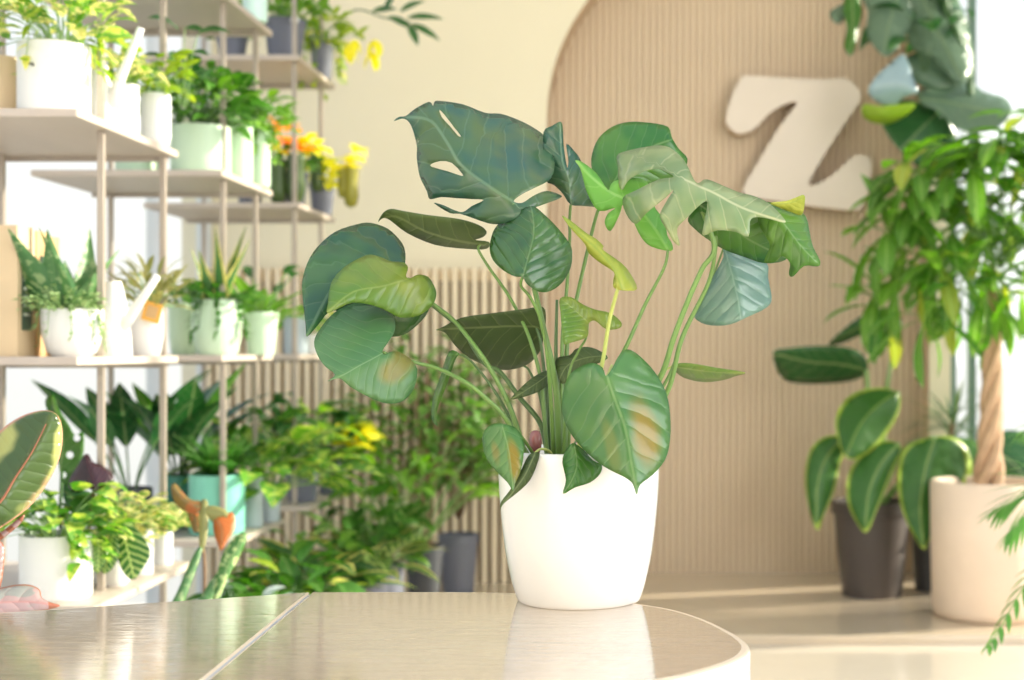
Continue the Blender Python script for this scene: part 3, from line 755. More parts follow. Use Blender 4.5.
LV.append(('m_patch3', 1.81, [(328,381),(335,374.7),(325,366),(317.6,355.6),(314,342.4),(319,330.6),(332.4,314.4),(350,304.7),(367.6,302),(385.3,307),(394,317.4),(394.7,330.6),(388,342.4),(383,349.7),(384,354.7),(394,351),(406,355.6),(416,366),(416.8,377.6),(411.8,392),(400,402.6),(382,402.6),(364.7,395),(350,386.5),(341,379),(334,379)],
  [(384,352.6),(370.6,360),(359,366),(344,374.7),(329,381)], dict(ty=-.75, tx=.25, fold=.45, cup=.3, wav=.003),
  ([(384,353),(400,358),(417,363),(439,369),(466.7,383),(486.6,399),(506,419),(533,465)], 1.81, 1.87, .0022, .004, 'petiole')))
LV.append(('m_olive', 1.95, [(436,330),(443,327),(462,317.6),(494.7,313),(527,308.8),(543,307),(546,320),(543,341),(538.8,353),(527,364.7),(506.5,370),(488.8,366),(471,358.8),(456.5,347),(447.6,335),(442,331)],
  [(536,326.5),(510,326),(488.8,327),(462,328),(438,329.5)], dict(ty=.9, tx=.1, fold=-.3, cup=.6, dark=1),
  ([(536,327),(541,345),(545,380),(549,420),(551,465)], 1.95, 1.93, .002, .0035, 'petiole_d')))
LV.append(('m_mid', 1.93, [(449,351.5),(459,353.4),(455,360),(447.5,383),(438,407),(436,419),(437.5,425.7),(432,419),(433,399),(441,375)],
  [(456,354),(446,375),(437,400),(435,424)], dict(ty=.2, tx=-1.0, fold=.5),
  ([(456,354),(464,356),(474.7,365),(494.5,391),(510,419),(531,465)], 1.93, 1.93, .0013, .003, 'petiole_d')))
LV.append(('m_yellow', 1.84, [(560,298.5),(571,297),(583,304.4),(594.7,309.4),(610,313),(621,322),(619.7,328),(606.5,329.4),(594.7,320.6),(588,325),(587.4,336.8),(571,342.6),(563.8,344),(562,329.4),(560.5,311.8)],
  [(588,322),(580,315),(570,306),(561,299)], dict(ty=-.3, tx=.5, fold=-.5, cup=.2, wav=.003),
  ([(588,322),(586,338),(578,352),(568,380),(563,465)], 1.84, 1.88, .0013, .0028, 'petiole')))
LV.append(('m_teal', 1.97, [(543.5,132.4),(552,126),(561,121.8),(563,132),(563.5,145),(567,167.6),(568.5,160),(566.4,144),(575,152),(581,161.8),(583.5,180.6),(589,190),(600,198),(616,203),(608,207.6),(584.7,206),(570.6,204.5),(563,194),(554,185),(546,180.6),(544,160)],
  [(570.6,204),(569,180),(562,160),(560,123)], dict(ty=-.3, tx=.4, fold=.7, cup=.3, wav=.003),
  ([(570.6,205),(569.4,223),(569.7,240),(566.8,288),(562.4,341),(561,465)], 1.97, 1.92, .002, .0035, 'petiole')))
LV.append(('m_mid', 2.0, [(608,193),(597,182),(591.8,168.8),(592,154.7),(598.8,138),(613,126.5),(629.4,122),(650.6,123),(668,127),(672,138),(679,149),(687.5,159),(682,172),(665,181),(648,186),(630,190)],
  [(608,192),(625,165),(645,150),(670,140)], dict(ty=-.35, tx=.2, fold=.4, cup=.5, rnd=.1),
  ([(608,193),(597.6,211.8),(587,253),(577,297),(567,345),(566,465)], 2.0, 1.93, .0022, .0038, 'petiole')))
LV.append(('m_young', 1.90, [(575,160.6),(582,162),(596.5,173.5),(608,190),(611,184),(618,180),(639,178),(649,185),(652,196),(655,208),(665,221),(667,235),(672,244),(671,251),(651,246.5),(641,237),(634,223),(628,212),(622.4,205),(620,213.5),(610.6,231),(604.7,223),(608,213.5),(615,208),(598.8,211),(589,197),(584.7,185),(580,168)],
  [(668,250),(652,225),(632,203),(610,192),(590,176),(576,161)], dict(ty=-.3, tx=.3, fold=.4, wav=.004, label='small bright green young leaf'),
  ([(668,250),(664,268),(645,305),(627,345),(602,395),(585,465)], 1.90, 1.88, .002, .004, 'petiole')))
LV.append(('m_shoot', 1.80, [(562,216),(571,221),(586,233),(596,239),(603.5,246.5),(603,250),(621,263),(630,273.5),(637,289),(624,290.5),(614,288),(613.5,279.4),(613.8,272),(600.6,263),(588.8,253),(585,244),(573,231)],
  [(622,289),(614,269),(598,250),(580,234),(563,217)], dict(ty=-.4, tx=.2, fold=1.3, cup=1.0, label='rolled yellow-green shoot'),
  ([(618,288),(609.4,320.6),(602,364.7),(590,410),(573,465)], 1.80, 1.88, .0024, .0034, 'petiole_y')))
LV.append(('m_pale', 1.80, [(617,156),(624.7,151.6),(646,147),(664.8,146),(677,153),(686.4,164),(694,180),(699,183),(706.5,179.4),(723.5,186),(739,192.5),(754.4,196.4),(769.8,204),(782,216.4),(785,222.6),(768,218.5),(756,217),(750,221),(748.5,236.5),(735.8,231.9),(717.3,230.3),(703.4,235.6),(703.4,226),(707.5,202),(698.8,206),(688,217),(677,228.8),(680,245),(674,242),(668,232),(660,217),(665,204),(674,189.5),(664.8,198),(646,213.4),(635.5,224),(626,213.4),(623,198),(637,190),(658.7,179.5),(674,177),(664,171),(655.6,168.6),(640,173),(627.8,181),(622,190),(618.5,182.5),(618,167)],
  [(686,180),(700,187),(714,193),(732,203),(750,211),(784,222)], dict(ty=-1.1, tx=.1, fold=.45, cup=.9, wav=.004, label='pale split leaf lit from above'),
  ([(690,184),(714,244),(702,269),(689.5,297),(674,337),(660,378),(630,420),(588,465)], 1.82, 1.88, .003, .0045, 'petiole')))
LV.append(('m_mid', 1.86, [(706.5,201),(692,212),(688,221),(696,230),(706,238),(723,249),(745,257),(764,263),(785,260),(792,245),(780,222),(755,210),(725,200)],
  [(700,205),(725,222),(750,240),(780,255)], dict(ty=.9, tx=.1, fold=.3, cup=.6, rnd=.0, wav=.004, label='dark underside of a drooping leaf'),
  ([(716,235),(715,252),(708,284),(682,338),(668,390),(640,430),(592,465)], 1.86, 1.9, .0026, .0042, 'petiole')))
LV.append(('m_mid', 1.82, [(768,202),(785,207),(797,210),(806,217),(810,235),(813,247),(820,261),(817.6,266.5),(804,266),(793,276.6),(789,273.6),(790,262.8),(782,256),(775,262),(764,262),(770,246),(764,234),(758,221),(762,208)],
  [(770,206),(785,225),(800,245),(817,263)], dict(ty=-.5, tx=.3, fold=.8, cup=.4, rnd=.9, wav=.008, nwave=3, label='crumpled bright lobed leaf'),
  None))
LV.append(('m_shoot', 1.84, [(770,203),(786,201),(796,197.5),(804,195),(804.7,202.6),(801.5,215),(791,212),(782,208.7)],
  [(772,204),(790,203),(803,197)], dict(ty=.5, tx=.2, fold=.3), None))
LV.append(('m_blue', 1.90, [(722,244),(723.5,256.6),(714,275),(703,297),(694,313.7),(698.8,321.4),(711,325.4),(729.7,324.5),(748,316.8),(766.7,307.5),(771.5,298),(768,278),(766.7,263),(748,256),(732.8,246)],
  [(724,246),(732,275),(738,300),(741,321)], dict(ty=-.3, tx=.1, fold=.5, cup=.5, wav=.006, nwave=4, rnd=1),
  ([(724,247),(709.6,284),(697,305),(684,336),(664,385),(625,430),(583,465)], 1.9, 1.91, .0014, .003, 'petiole')))
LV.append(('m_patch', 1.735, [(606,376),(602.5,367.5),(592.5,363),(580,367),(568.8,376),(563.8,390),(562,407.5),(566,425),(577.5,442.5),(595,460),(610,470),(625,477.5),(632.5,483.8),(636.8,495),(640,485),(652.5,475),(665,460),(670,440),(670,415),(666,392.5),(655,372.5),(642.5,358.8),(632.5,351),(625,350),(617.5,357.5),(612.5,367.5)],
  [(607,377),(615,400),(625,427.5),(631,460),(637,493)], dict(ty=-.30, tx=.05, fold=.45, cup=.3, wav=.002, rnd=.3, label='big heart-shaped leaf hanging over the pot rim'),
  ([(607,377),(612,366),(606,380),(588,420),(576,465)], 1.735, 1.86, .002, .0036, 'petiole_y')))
LV.append(('m_yellow', 1.96, [(672.5,365),(684,363),(698,364.5),(716,367.8),(745,372.5),(735,376),(724,379.7),(704,382),(684,377.7),(674,369.8)],
  [(672,366),(690,369),(715,372),(744,373)], dict(ty=1.5, tx=.3, fold=.3, rnd=.9),
  ([(673,366),(664,371),(655,379),(630,410),(590,465)], 1.96, 1.93, .0013, .0028, 'petiole_y')))
LV.append(('m_olive', 1.90, [(511,399),(517.5,391),(532.5,377.5),(547.5,370),(556,369),(552,380),(540,391),(520,398)],
  [(553,371),(537,383),(512,399)], dict(ty=-.4, tx=.6, fold=-.4, rnd=.9),
  ([(553,371),(558,385),(559,420),(558,465)], 1.9, 1.91, .0013, .0025, 'petiole')))
LV.append(('m_olive', 1.88, [(556,359),(570,355),(576,349),(588,347),(600,351),(608,358),(596,364),(585,366),(574,375),(562.5,384),(557.5,374)],
  [(603,356),(585,358),(568,365),(560,378)], dict(ty=-.5, tx=-.3, fold=.4, rnd=.8),
  ([(580,362),(574,385),(570,420),(568,465)], 1.88, 1.89, .0014, .0025, 'petiole')))
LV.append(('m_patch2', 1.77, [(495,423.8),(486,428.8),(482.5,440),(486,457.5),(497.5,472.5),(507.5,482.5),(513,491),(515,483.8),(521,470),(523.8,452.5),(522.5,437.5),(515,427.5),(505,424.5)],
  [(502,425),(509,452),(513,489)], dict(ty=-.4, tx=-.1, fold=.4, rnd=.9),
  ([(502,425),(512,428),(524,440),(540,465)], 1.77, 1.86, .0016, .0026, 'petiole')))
LV.append(('m_olive', 1.775, [(539,452.5),(537.5,462.5),(530,480),(517.5,492.5),(503.5,503.8),(500.5,510),(501,502),(510,490),(520,472.5),(528.8,455)],
  [(535,453),(525,475),(512,493),(501,508)], dict(ty=-.2, tx=.5, fold=.5, rnd=.4),
  ([(535,453),(541,449),(550,452),(556,465)], 1.775, 1.86, .0014, .0024, 'petiole_y')))
LV.append(('m_mid', 1.765, [(572.5,443),(565,452.5),(562.5,462.5),(566,480),(563,493.8),(575,487.5),(590,482.5),(600,473.8),(601.5,465),(592.5,460),(582.5,449)],
  [(574,444),(577,465),(571,482),(564,492)], dict(ty=-.3, tx=0, fold=.6, rnd=.5),
  ([(574,444),(578,440),(584,445),(580,465)], 1.765, 1.86, .0014, .0024, 'petiole')))
HUMP = {394: .02, 327: .04, 328: .04, 606: .05, 307: .03}
for (mt, D, ol, md, kw, st) in LV:
    kw = dict(kw); kw.pop('mat_rnd', 0); kw.pop('dark', 0)
    o, dep = traced(mon, 'leaf', mt, D, ol, md, **kw)
    if st:
        pts, D0, D1, r0, r1, sm = st
        D0 = dep(pts[0]) + .002
        stem(o, pts, D0, D1, r0, r1, sm, hump=HUMP.get(round(ol[0][0]), .006))
# bare leaf stalks rising in the middle of the pot
for pts, D0, D1, r0, r1, sm in [([(549,372),(550,410),(551,465)], 1.93, 1.92, .0035, .0045, 'petiole_d'),
                                ([(524,366),(530,372),(541,400),(552,465)], 1.96, 1.94, .0015, .004, 'petiole_d'),
                                ([(557,300),(556,360),(560,410),(564,465)], 1.95, 1.93, .002, .004, 'petiole_d')]:
    stem(mon, pts, D0, D1, r0, r1, sm, name='stalk')
# plum coloured watering globe pushed into the soil
wp = P(535.5, 446, 1.85)
g0 = empty('watering_globe', wp, 'small plum-brown ceramic globe pushed into the soil of the white pot', 'ornament')
b = MB(); b.lathe((wp.x, wp.y, wp.z), [(.0035, -.03), (.0045, -.02), (.0055, -.008), (.0075, -.002), (.0085, .004), (.0085, .010), (.0075, .0155), (.0055, .019), (.002, .0205)], 24)
b.build('globe', M['plum'], g0)

# ================================================================== RUBBER PLANT (front left, behind the table)
rp = empty('rubber_plant', (-1.07, 2.14, 0), 'pink-edged variegated rubber plant leaning in beside the table, cropped by the frame', 'plant')
_, zs = pot(rp, (-1.07, 2.14, 0), 'taper', .11, .42, M['pot_grey'])
S = MB(); S.tube(catmull([(-1.07, 2.14, zs - .02), (-1.06, 2.14, .6), (-1.05, 2.13, .85), (-1.06, 2.12, 1.05)], 5), [.009] * 11 + [.007] * 5, 8); S.build('stem', M['brownstem'], rp)
o, dep = traced(rp, 'leaf', 'l_tineke', 2.10, [(-60,545),(-42,500),(-20,455),(0,431),(20,417),(38,411),(50,411),(58,416),(62,428),(62,445),(57,465),(45,487),(28,508),(5,525),(-20,540),(-45,550)],
   [(-58,548),(-20,515),(0,502),(15,478),(40,440),(52,413)], ty=-.35, tx=.3, fold=.5, cup=.3, wav=.002, label='big green leaf with cream patches and a pink rim', scale=680)
rb = MB(); q = catmull([P(a, b_, dep((a, b_)) - .0025) for a, b_ in [(-58,548),(-20,515),(0,502),(15,478),(32,452),(46,424)]], 5); rb.tube(q, [.003 - .0022 * i / (len(q) - 1) for i in range(len(q))], 6)
rb.build('midrib', simple('rust_midrib', (.26, .09, .04), .5), o)
stem(o, [(-58,548),(-75,560)], 2.10, 2.12, .003, .003, 'brownstem')
o, _ = traced(rp, 'leaf', 'l_tinpink', 2.02, [(-60,600),(-30,592),(0,588),(15,585),(30,585),(40,590),(42,598),(52,603),(60,606),(40,611),(0,615),(-40,618)], [(-60,606),(-10,603),(30,602),(59,606)], ty=-1.2, tx=.2, fold=.4, scale=680, label='pink and white young leaf')
o, _ = traced(rp, 'leaf', 'l_tinpink', 2.06, [(-40,560),(-15,545),(-2,541),(4,546),(4,565),(0,588),(-10,598),(-30,595)], [(-40,590),(-15,565),(2,546)], ty=-.4, tx=.2, fold=.4, scale=680, label='rust-edged narrow leaf')
o, _ = traced(rp, 'leaf', 'l_tinpink', 2.13, [(-50,560),(-20,545),(0,533),(14,522),(24,514),(22,522),(10,533),(-10,548),(-30,560)], [(-50,560),(-10,541),(22,517)], ty=-.3, tx=.2, fold=.3, scale=680)

# ================================================================== RACKS
def rack(name, label, D0, D1, xr, xl, pd, levels, leftposts):
    root = empty(name, ((xr + xl) / 2, (D0 + D1) / 2, 0), label, 'shelving', 'metal shelf racks by the window')
    for lv in levels:
        b = MB(); xx = xr + (.035 if lv == -1 else 0)
        z = LEV[lv]; b.box((xl, D0, z - .017), (xx, D1, z)); b.build('shelf_board', M['shelf'], root, smooth=False, bevel=.002)
    top_ = 2.6
    for (x, y) in [(xr - .025, pd[0]), (xr - .025, pd[1])] + leftposts:
        b = MB(); b.box((x - .007, y - .007, 0), (x + .007, y + .007, top_)); b.build('post', M['post'], root, smooth=False, bevel=.001)
    for lv in levels:
        b = MB(); z = LEV[lv] - .017; b.box((xl, pd[1] + .008, z - .012), (xr - .02, pd[1] + .02, z)); b.build('crossbar', M['post'], root, smooth=False)
    return root
rack('shelf_rack', 'metal and pale wood shelf rack nearest the camera, holding watering cans', 2.84, 3.45, -1.144, -1.66, (3.03, 3.415), (2, 1, 0, -1), [(-1.545, 3.39)])
rack('shelf_rack', 'middle shelf rack in the row, holding pale green pots', 3.81, 4.32, -1.146, -1.66, (3.90, 4.22), (2, 1, 0, -1), [(-1.60, 4.22)])
rack('shelf_rack', 'shelf rack farthest from the camera, holding dark grey pots', 4.66, 5.2, -1.150, -1.66, (4.60 + .1, 5.08), (2, 1, 0, -1), [(-1.60, 5.1)])

# ---------------- rack A, level 1
z = LEV[1]
def label_mark(root, c, r, z, ang, w, h, mat, name):
    """a small flat mark curved on the pot side"""
    b = MB(); n = 6; vs = []
    for i in range(n + 1):
        a = ang + (i / n - .5) * w / r
        for zz in (z - h / 2, z + h / 2): vs.append((c[0] + (r + .0008) * math.cos(a), c[1] + (r + .0008) * math.sin(a), zz))
    b.add(vs, [(2 * i, 2 * i + 2, 2 * i + 3, 2 * i + 1) for i in range(n)]); return b.build(name, mat, root)
pl = plant('potted_plant', 'tan square-sided planter with broad pale leaves on the upper shelf by the frame edge', 3, 3.02, z, 'cyl', .045, .135, 'pot_tan',
      [(k_radial, 'l_yel', 'gstem', dict(n=9, h=.08, L=.10, Wd=.045, el=(.3, 1.2)), 'foliage')])
pl = plant('potted_pothos', 'white pot with a small dark logo holding tall yellow-green variegated foliage', 54, 2.955, z, 'cyl', .0715, .148, 'pw',
      [(k_bush, 'l_pothos', 'gstem', dict(n=50, r=.12, h=.22, L=.07, Wd=.035, shape='lance'), 'foliage'),
       (k_bush, 'l_var', 'gstem', dict(n=60, r=.13, h=.17, L=.06, Wd=.03, off=(.03, -.02), seed=8), 'foliage'),
       (k_trail, 'l_yel', 'gstem', dict(n=7, r=.06, h=.06, L=.035, Wd=.02, drop=.05, off=(.02, -.01)), 'trailing_foliage')])
label_mark(pl, (XU(54, 2.955), 2.955), .0715, z + .098, math.radians(256), .012, .004, M['darkink'], 'logo')
label_mark(pl, (XU(54, 2.955), 2.955), .0715, z + .0945, math.radians(260), .006, .003, M['darkink'], 'logo')
plant('potted_pothos', 'slim white pot of yellow-green leaves behind the spout of the upper watering can', 122, 3.2, z, 'cyl', .037, .112, 'pw',
      [(k_bush, 'l_var', 'gstem', dict(n=45, r=.07, h=.10, L=.05, Wd=.026), 'foliage')])
plant('potted_pothos', 'rounded white pot of curly yellow leaves at the end of the upper shelf', 156, 3.365, z, 'round', .034, .122, 'pw',
      [(k_bush, 'l_yel', 'gstem', dict(n=50, r=.07, h=.13, L=.05, Wd=.03, curl=.5), 'foliage'), (k_bush, 'l_dark', 'gstem', dict(n=14, r=.06, h=.2, L=.09, Wd=.035, off=(.05, .05), seed=4), 'foliage')])

def watering_can(label, c, r, h, tip, sbase, group='white watering cans'):
    root = empty('watering_can', c, label, 'watering can', group)
    b = MB(); b.lathe(c, [(r * .96, 0), (r, .004), (r * .97, h * .25), (r * .72, h * .7), (r * .52, h * .93), (r * .45, h), (r * .38, h), (r * .45, h * .9)], 40, closed=False); b.f.append(tuple(reversed(range(40)))); b.mi.append(0)
    smooth_by_angle(b.build('body', M['can'], root), 45)
    t = Vector(tip); s0 = Vector(sbase); c = Vector(c)
    b = MB(); b.tube([s0, s0.lerp(t, .3), s0.lerp(t, .6), t], [.013, .0115, .0095, .008], 14); b.build('spout', M['can'], root)
    hb = catmull([c + Vector((-r * .35, 0, h * .98)), c + Vector((-r * .9, .004, h * 1.05)), c + Vector((-r * 1.35, .006, h * .72)), c + Vector((-r * 1.0, .003, h * .25))], 6)
    b = MB(); b.tube(hb, .004, 8); b.build('handle', M['can'], root)
cc = Vector((XU(100, 3.09), 3.09, LEV[1]))
watering_can('white watering can on the upper shelf between white pots, spout reaching up past yellow foliage', cc, .034, .135, P(141, 28, 3.06), cc + Vector((.022, -.005, .045)))
# ---------------- rack A, level 0
z = LEV[0]
bx = [(2.93, 3.015, .272, 'kraft_lt'), (3.022, 3.085, .268, 'kraft'), (3.092, 3.14, .262, 'kraft')]
lbls = ['upright kraft card box with a tall dark label, nearest the front post', 'middle kraft card box in the row of three, picture label on its side', 'hindmost kraft card box in the row of three, beside spear-shaped leaves']
for i, (y0, y1, hh, mt) in enumerate(bx):
    X1 = -1.303; r_ = empty('card_box', (X1 - .05, (y0 + y1) / 2, z), lbls[i], 'box', 'kraft boxes on the middle shelf')
    b = MB(); b.box((X1 - .045, y0, z), (X1, y1, z + hh)); b.build('carton', M['kraft'] if i else M['kraft_lt'], r_, smooth=False, bevel=.002)
    b = MB(); dy = (y1 - y0); b.box((X1, y0 + dy * .22, z + .055 if i == 0 else z + .12), (X1 + .0012, y1 - dy * .22, z + .215)); o = b.build('box_label', M['label'], r_, smooth=False)
    b = MB(); g = R(i)
    for q in range(6 if i == 0 else 3):
        zz = z + .085 + .018 * q + (.04 if i else 0); b.box((X1 + .0012, y0 + dy * .3, zz), (X1 + .0018, y0 + dy * g.uniform(.5, .7), zz + .006))
    b.build('label_print', M['ink'], o, smooth=False)
plant('potted_snake_plant', 'fluted white oval pot with upright pointed leaves and spilling pale succulent', 72, 3.0, z, 'bowl', .062, .10, 'pw',
      [(k_swords, 'l_aloe', 'gstem', dict(n=9, h=.23, Wd=.075, spread=.6, r=.06, seed=5), 'foliage'),
       (k_bush, 'l_succ', 'gstem', dict(n=230, r=.085, h=.065, L=.014, Wd=.009, dz=.0, off=(-.01, -.03)), 'succulent_foliage'),
       (k_trail, 'l_succ', 'gstem', dict(n=22, r=.05, h=.03, L=.014, Wd=.009, drop=.07, off=(0, -.01)), 'succulent_foliage')], flutes=20)
cc = Vector((XU(113, 3.14), 3.14, z))
watering_can('white watering can on the middle shelf beside the fluted pot, long spout raised', cc, .040, .165, P(157, 276, 3.10), cc + Vector((.020, -.01, .055)))
pl = plant('potted_grass', 'small white pot with an orange-framed tag and straw-coloured wispy leaves', 147, 3.32, z, 'belly', .038, .115, 'pw',
      [(k_bush, 'l_ochre', 'gstem', dict(n=90, r=.07, h=.11, L=.06, Wd=.012, shape='lance', up=1.5), 'foliage')])
b = MB(); q = P(152, 312, 3.27); e1 = Vector((.020, 0, -.006)); e2 = Vector((.006, 0, .022))
def quadbox(b, q, e1, e2, t):
    vs = [q - e1 - e2, q + e1 - e2, q + e1 + e2, q - e1 + e2]; vs += [v + Vector((0, t, 0)) for v in vs]
    b.add(vs, [(0, 1, 2, 3), (7, 6, 5, 4), (0, 4, 5, 1), (1, 5, 6, 2), (2, 6, 7, 3), (3, 7, 4, 0)])
quadbox(b, q, e1, e2, .002); o = b.build('tag', M['orange'], pl, smooth=False)
b = MB(); quadbox(b, q - Vector((0, .001, 0)), e1 * .6, e2 * .6, .001); b.build('tag_picture', M['kraft'], o, smooth=False)
# ---------------- rack A, level -1
z = LEV[-1]
plant('potted_pothos', 'large white pot at the lower shelf corner with mottled pothos and a holed climbing leaf', 56, 2.945, z, 'cyl', .071, .132, 'pw',
      [(k_bush, 'l_pothos', 'gstem', dict(n=48, r=.12, h=.15, L=.06, Wd=.045, shape='heart', flat=.3, seed=3), 'foliage'),
       (k_bush, 'l_green', 'gstem', dict(n=30, r=.10, h=.11, L=.06, Wd=.045, shape='heart', seed=31), 'foliage'),
       (k_trail, 'l_pothos', 'gstem', dict(n=6, r=.065, h=.05, L=.045, Wd=.03, drop=.05), 'trailing_foliage')])
mm = empty('climbing_monstera', (XU(66, 3.12), 3.12, z), 'dark climbing plant with round holes in its leaf, behind the corner white pot', 'plant')
_, zs = pot(mm, (XU(66, 3.12), 3.12, z), 'taper', .045, .1, M['pot_dark'])
S = MB(); S.tube(catmull([(XU(66, 3.12), 3.12, zs - .01), P(60, 520, 3.1), P(62, 450, 3.1), P(52, 405, 3.1)], 5), .004, 6); S.build('stem', M['dstem'], mm)
circ = lambda u, v, r: [(u + r * math.cos(a * PI / 3), v + r * math.sin(a * PI / 3)) for a in range(6)]
traced(mm, 'leaf', 'l_green', 3.08, [(45,402),(50,395),(55,397),(58,408),(68,423),(75,435),(83,432),(84,450),(78,470),(70,484),(62,482),(58,460),(54,440),(50,420)], [(58,482),(62,455),(62,430),(52,400)], holes=[circ(77, 438, 3.5), circ(70, 455, 3.8), circ(63, 475, 3.5)], ty=-.3, scale=460, step=4)
traced(mm, 'leaf', 'l_dark', 3.10, [(62,484),(80,489),(98,496),(95,510),(80,512),(66,505)], [(62,490),(80,500),(97,503)], holes=[circ(87, 499, 3)], ty=-.8, scale=460, step=4)
pp = empty('plum_leaf_plant', (XU(88, 3.22), 3.22, z), 'dark plum-leaved plant on the lower shelf between green foliage', 'plant')
_, zs = pot(pp, (XU(88, 3.22), 3.22, z), 'taper', .04, .1, M['pot_dark'])
S = MB(); S.tube(catmull([(XU(88, 3.22), 3.22, zs - .01), P(90, 520, 3.12), P(94, 488, 3.0)], 5), .003, 6); S.build('stem', M['brownstem'], pp)
traced(pp, 'leaf', 'l_purple', 2.99, [(84,455),(89,455),(93,462),(103,466),(112,474),(113,480),(104,488),(97,494),(88,488),(78,493),(70,490),(69,480),(76,468)], [(97,493),(92,478),(86,456)], ty=-.3, fold=.6, scale=440, step=4)
ca = plant('potted_calathea', 'low white bowl with striped calathea leaves drooping over the lower shelf', 112, 3.10, z, 'bowl', .048, .082, 'pw',
      [(k_bush, 'l_var', 'gstem', dict(n=60, r=.09, h=.15, L=.045, Wd=.028, seed=7), 'foliage')])
dd = dict(ty=-.3, scale=480, step=4)
traced(ca, 'leaf', 'l_calathea', 3.03, [(117,516),(126,520),(138,530),(148,545),(150,556),(143,568),(135,579),(127,577),(119,563),(115,545),(115,530)], [(117,517),(125,540),(134,577)], **dd)
traced(ca, 'leaf', 'l_calathea', 3.02, [(112,530),(118,540),(119,555),(113,568),(104,574),(101,566),(106,548)], [(113,531),(110,550),(104,573)], **dd)
traced(ca, 'leaf', 'l_calathea', 3.01, [(92,536),(104,535),(108,545),(106,562),(98,573),(92,568),(89,552)], [(97,535),(99,555),(98,572)], **dd)
plant('potted_fittonia', 'slim white pot with yellow-edged ruffled leaves on the lower shelf', 140, 3.25, z, 'cyl', .030, .105, 'pw',
      [(k_bush, 'l_var', 'gstem', dict(n=70, r=.075, h=.10, L=.04, Wd=.03, curl=.4, shape='round'), 'foliage')])
plant('potted_fittonia', 'smallest slim white pot with cream ruffled leaves at the lower shelf end', 163, 3.40, z, 'cyl', .022, .078, 'pw',
      [(k_bush, 'l_var', 'gstem', dict(n=50, r=.06, h=.09, L=.04, Wd=.03, curl=.4, shape='round'), 'foliage')])

# ---------------- rack B
z = LEV[2]
plant('potted_plant', 'mint pot on the highest shelf, only its base in view beside the dark pots', 255, 4.2, z, 'cyl', .036, .14, 'pot_mint', [(k_bush, 'l_green', 'gstem', dict(n=20, r=.07, h=.1), 'foliage')])
z = LEV[1]
plant('potted_coffee_plant', 'wide pale green pot with a dense bright green bush on the upper shelf', 201, 3.93, z, 'cyl', .080, .132, 'pot_green',
      [(k_bush, 'l_green', 'dstem', dict(n=120, r=.14, h=.21, L=.075, Wd=.04), 'foliage'), (k_bush, 'l_bright', 'gstem', dict(n=50, r=.13, h=.22, L=.07, Wd=.04, seed=2), 'foliage')])
plant('potted_fern', 'tall slim pale green pot with white-green blooms, second along the upper shelf', 240, 4.085, z, 'cyl', .036, .157, 'pot_green',
      [(k_bush, 'l_bright', 'gstem', dict(n=40, r=.07, h=.12, L=.05, Wd=.025), 'foliage'), (k_bush, 'l_succ', 'gstem', dict(n=22, r=.045, h=.05, L=.025, Wd=.02, off=(-.01, -.03)), 'foliage')])
plant('potted_fern', 'slim pale green pot with loose bright leaves, rightmost pale green pot on the upper shelf', 260, 4.22, z, 'cyl', .030, .165, 'pot_green',
      [(k_bush, 'l_bright', 'gstem', dict(n=50, r=.08, h=.14, L=.055, Wd=.026), 'foliage'), (k_trail, 'l_bright', 'gstem', dict(n=6, r=.04, h=.05, drop=.07), 'trailing_foliage')])
plant('potted_palm', 'green pot half hidden behind the near rack with long arching leaves', 137, 4.0, z, 'cyl', .058, .125, 'pot_green',
      [(k_radial, 'l_green', 'gstem', dict(n=14, h=.16, L=.15, Wd=.035, shape='lance', el=(.7, 1.4)), 'foliage')])
z = LEV[0]
plant('potted_dracaena', 'pale green pot with dark strappy leaves behind the near rack post', 184, 4.12, z, 'belly', .044, .15, 'pot_green',
      [(k_radial, 'l_dark', 'dstem', dict(n=14, h=.10, L=.14, Wd=.035, shape='lance', el=(.5, 1.3)), 'foliage'), (k_bush, 'l_green', 'gstem', dict(n=40, r=.09, h=.10, L=.05, Wd=.03), 'foliage')])
plant('potted_snake_plant', 'pale green bulbous pot with a yellow-edged snake plant and trailing ivy', 217, 3.93, z, 'belly', .068, .152, 'pot_green',
      [(k_swords, 'l_snake', 'gstem', dict(n=7, h=.30, Wd=.05, spread=.35, r=.05, seed=12), 'foliage'),
       (k_bush, 'l_green', 'dstem', dict(n=50, r=.11, h=.08, L=.045, Wd=.026), 'foliage'),
       (k_trail, 'l_green', 'dstem', dict(n=8, r=.06, h=.03, L=.03, Wd=.016, drop=.12), 'trailing_foliage')])
plant('potted_birds_nest_fern', 'pale green tapered pot with an upright light green fern on the middle shelf', 261, 4.18, z, 'taper', .050, .125, 'pot_green',
      [(k_radial, 'l_bright', 'gstem', dict(n=22, h=.02, L=.16, Wd=.04, shape='lance', el=(.7, 1.45), droop=.6), 'foliage'), (k_radial, 'l_dark', 'gstem', dict(n=6, h=.17, L=.05, Wd=.04, el=(1.0, 1.5), seed=5), 'foliage')])
z = LEV[-1]
plant('potted_asparagus_fern', 'turquoise pot with a feathery fine-leaved fern on the lower shelf', 217, 3.98, z, 'cyl', .076, .165, 'pot_teal',
      [(k_fern, 'l_fern', 'gstem', dict(n=64, L=.17, ll=.032, droop=.7, wl=.24, m=20, el=(.75, 1.5)), 'foliage')])
plant('potted_peace_lily', 'deep teal pot with tall broad dark leaves rising behind the near rack', 178, 4.12, z, 'cyl', .052, .15, 'pot_dteal',
      [(k_radial, 'l_dark', 'dstem', dict(n=13, h=.17, L=.25, Wd=.085, el=(1.15, 1.5), droop=.5, sr=.003), 'foliage'),
       (k_radial, 'l_green', 'dstem', dict(n=6, h=.20, L=.22, Wd=.07, el=(1.2, 1.5), droop=.2, seed=6), 'foliage')])
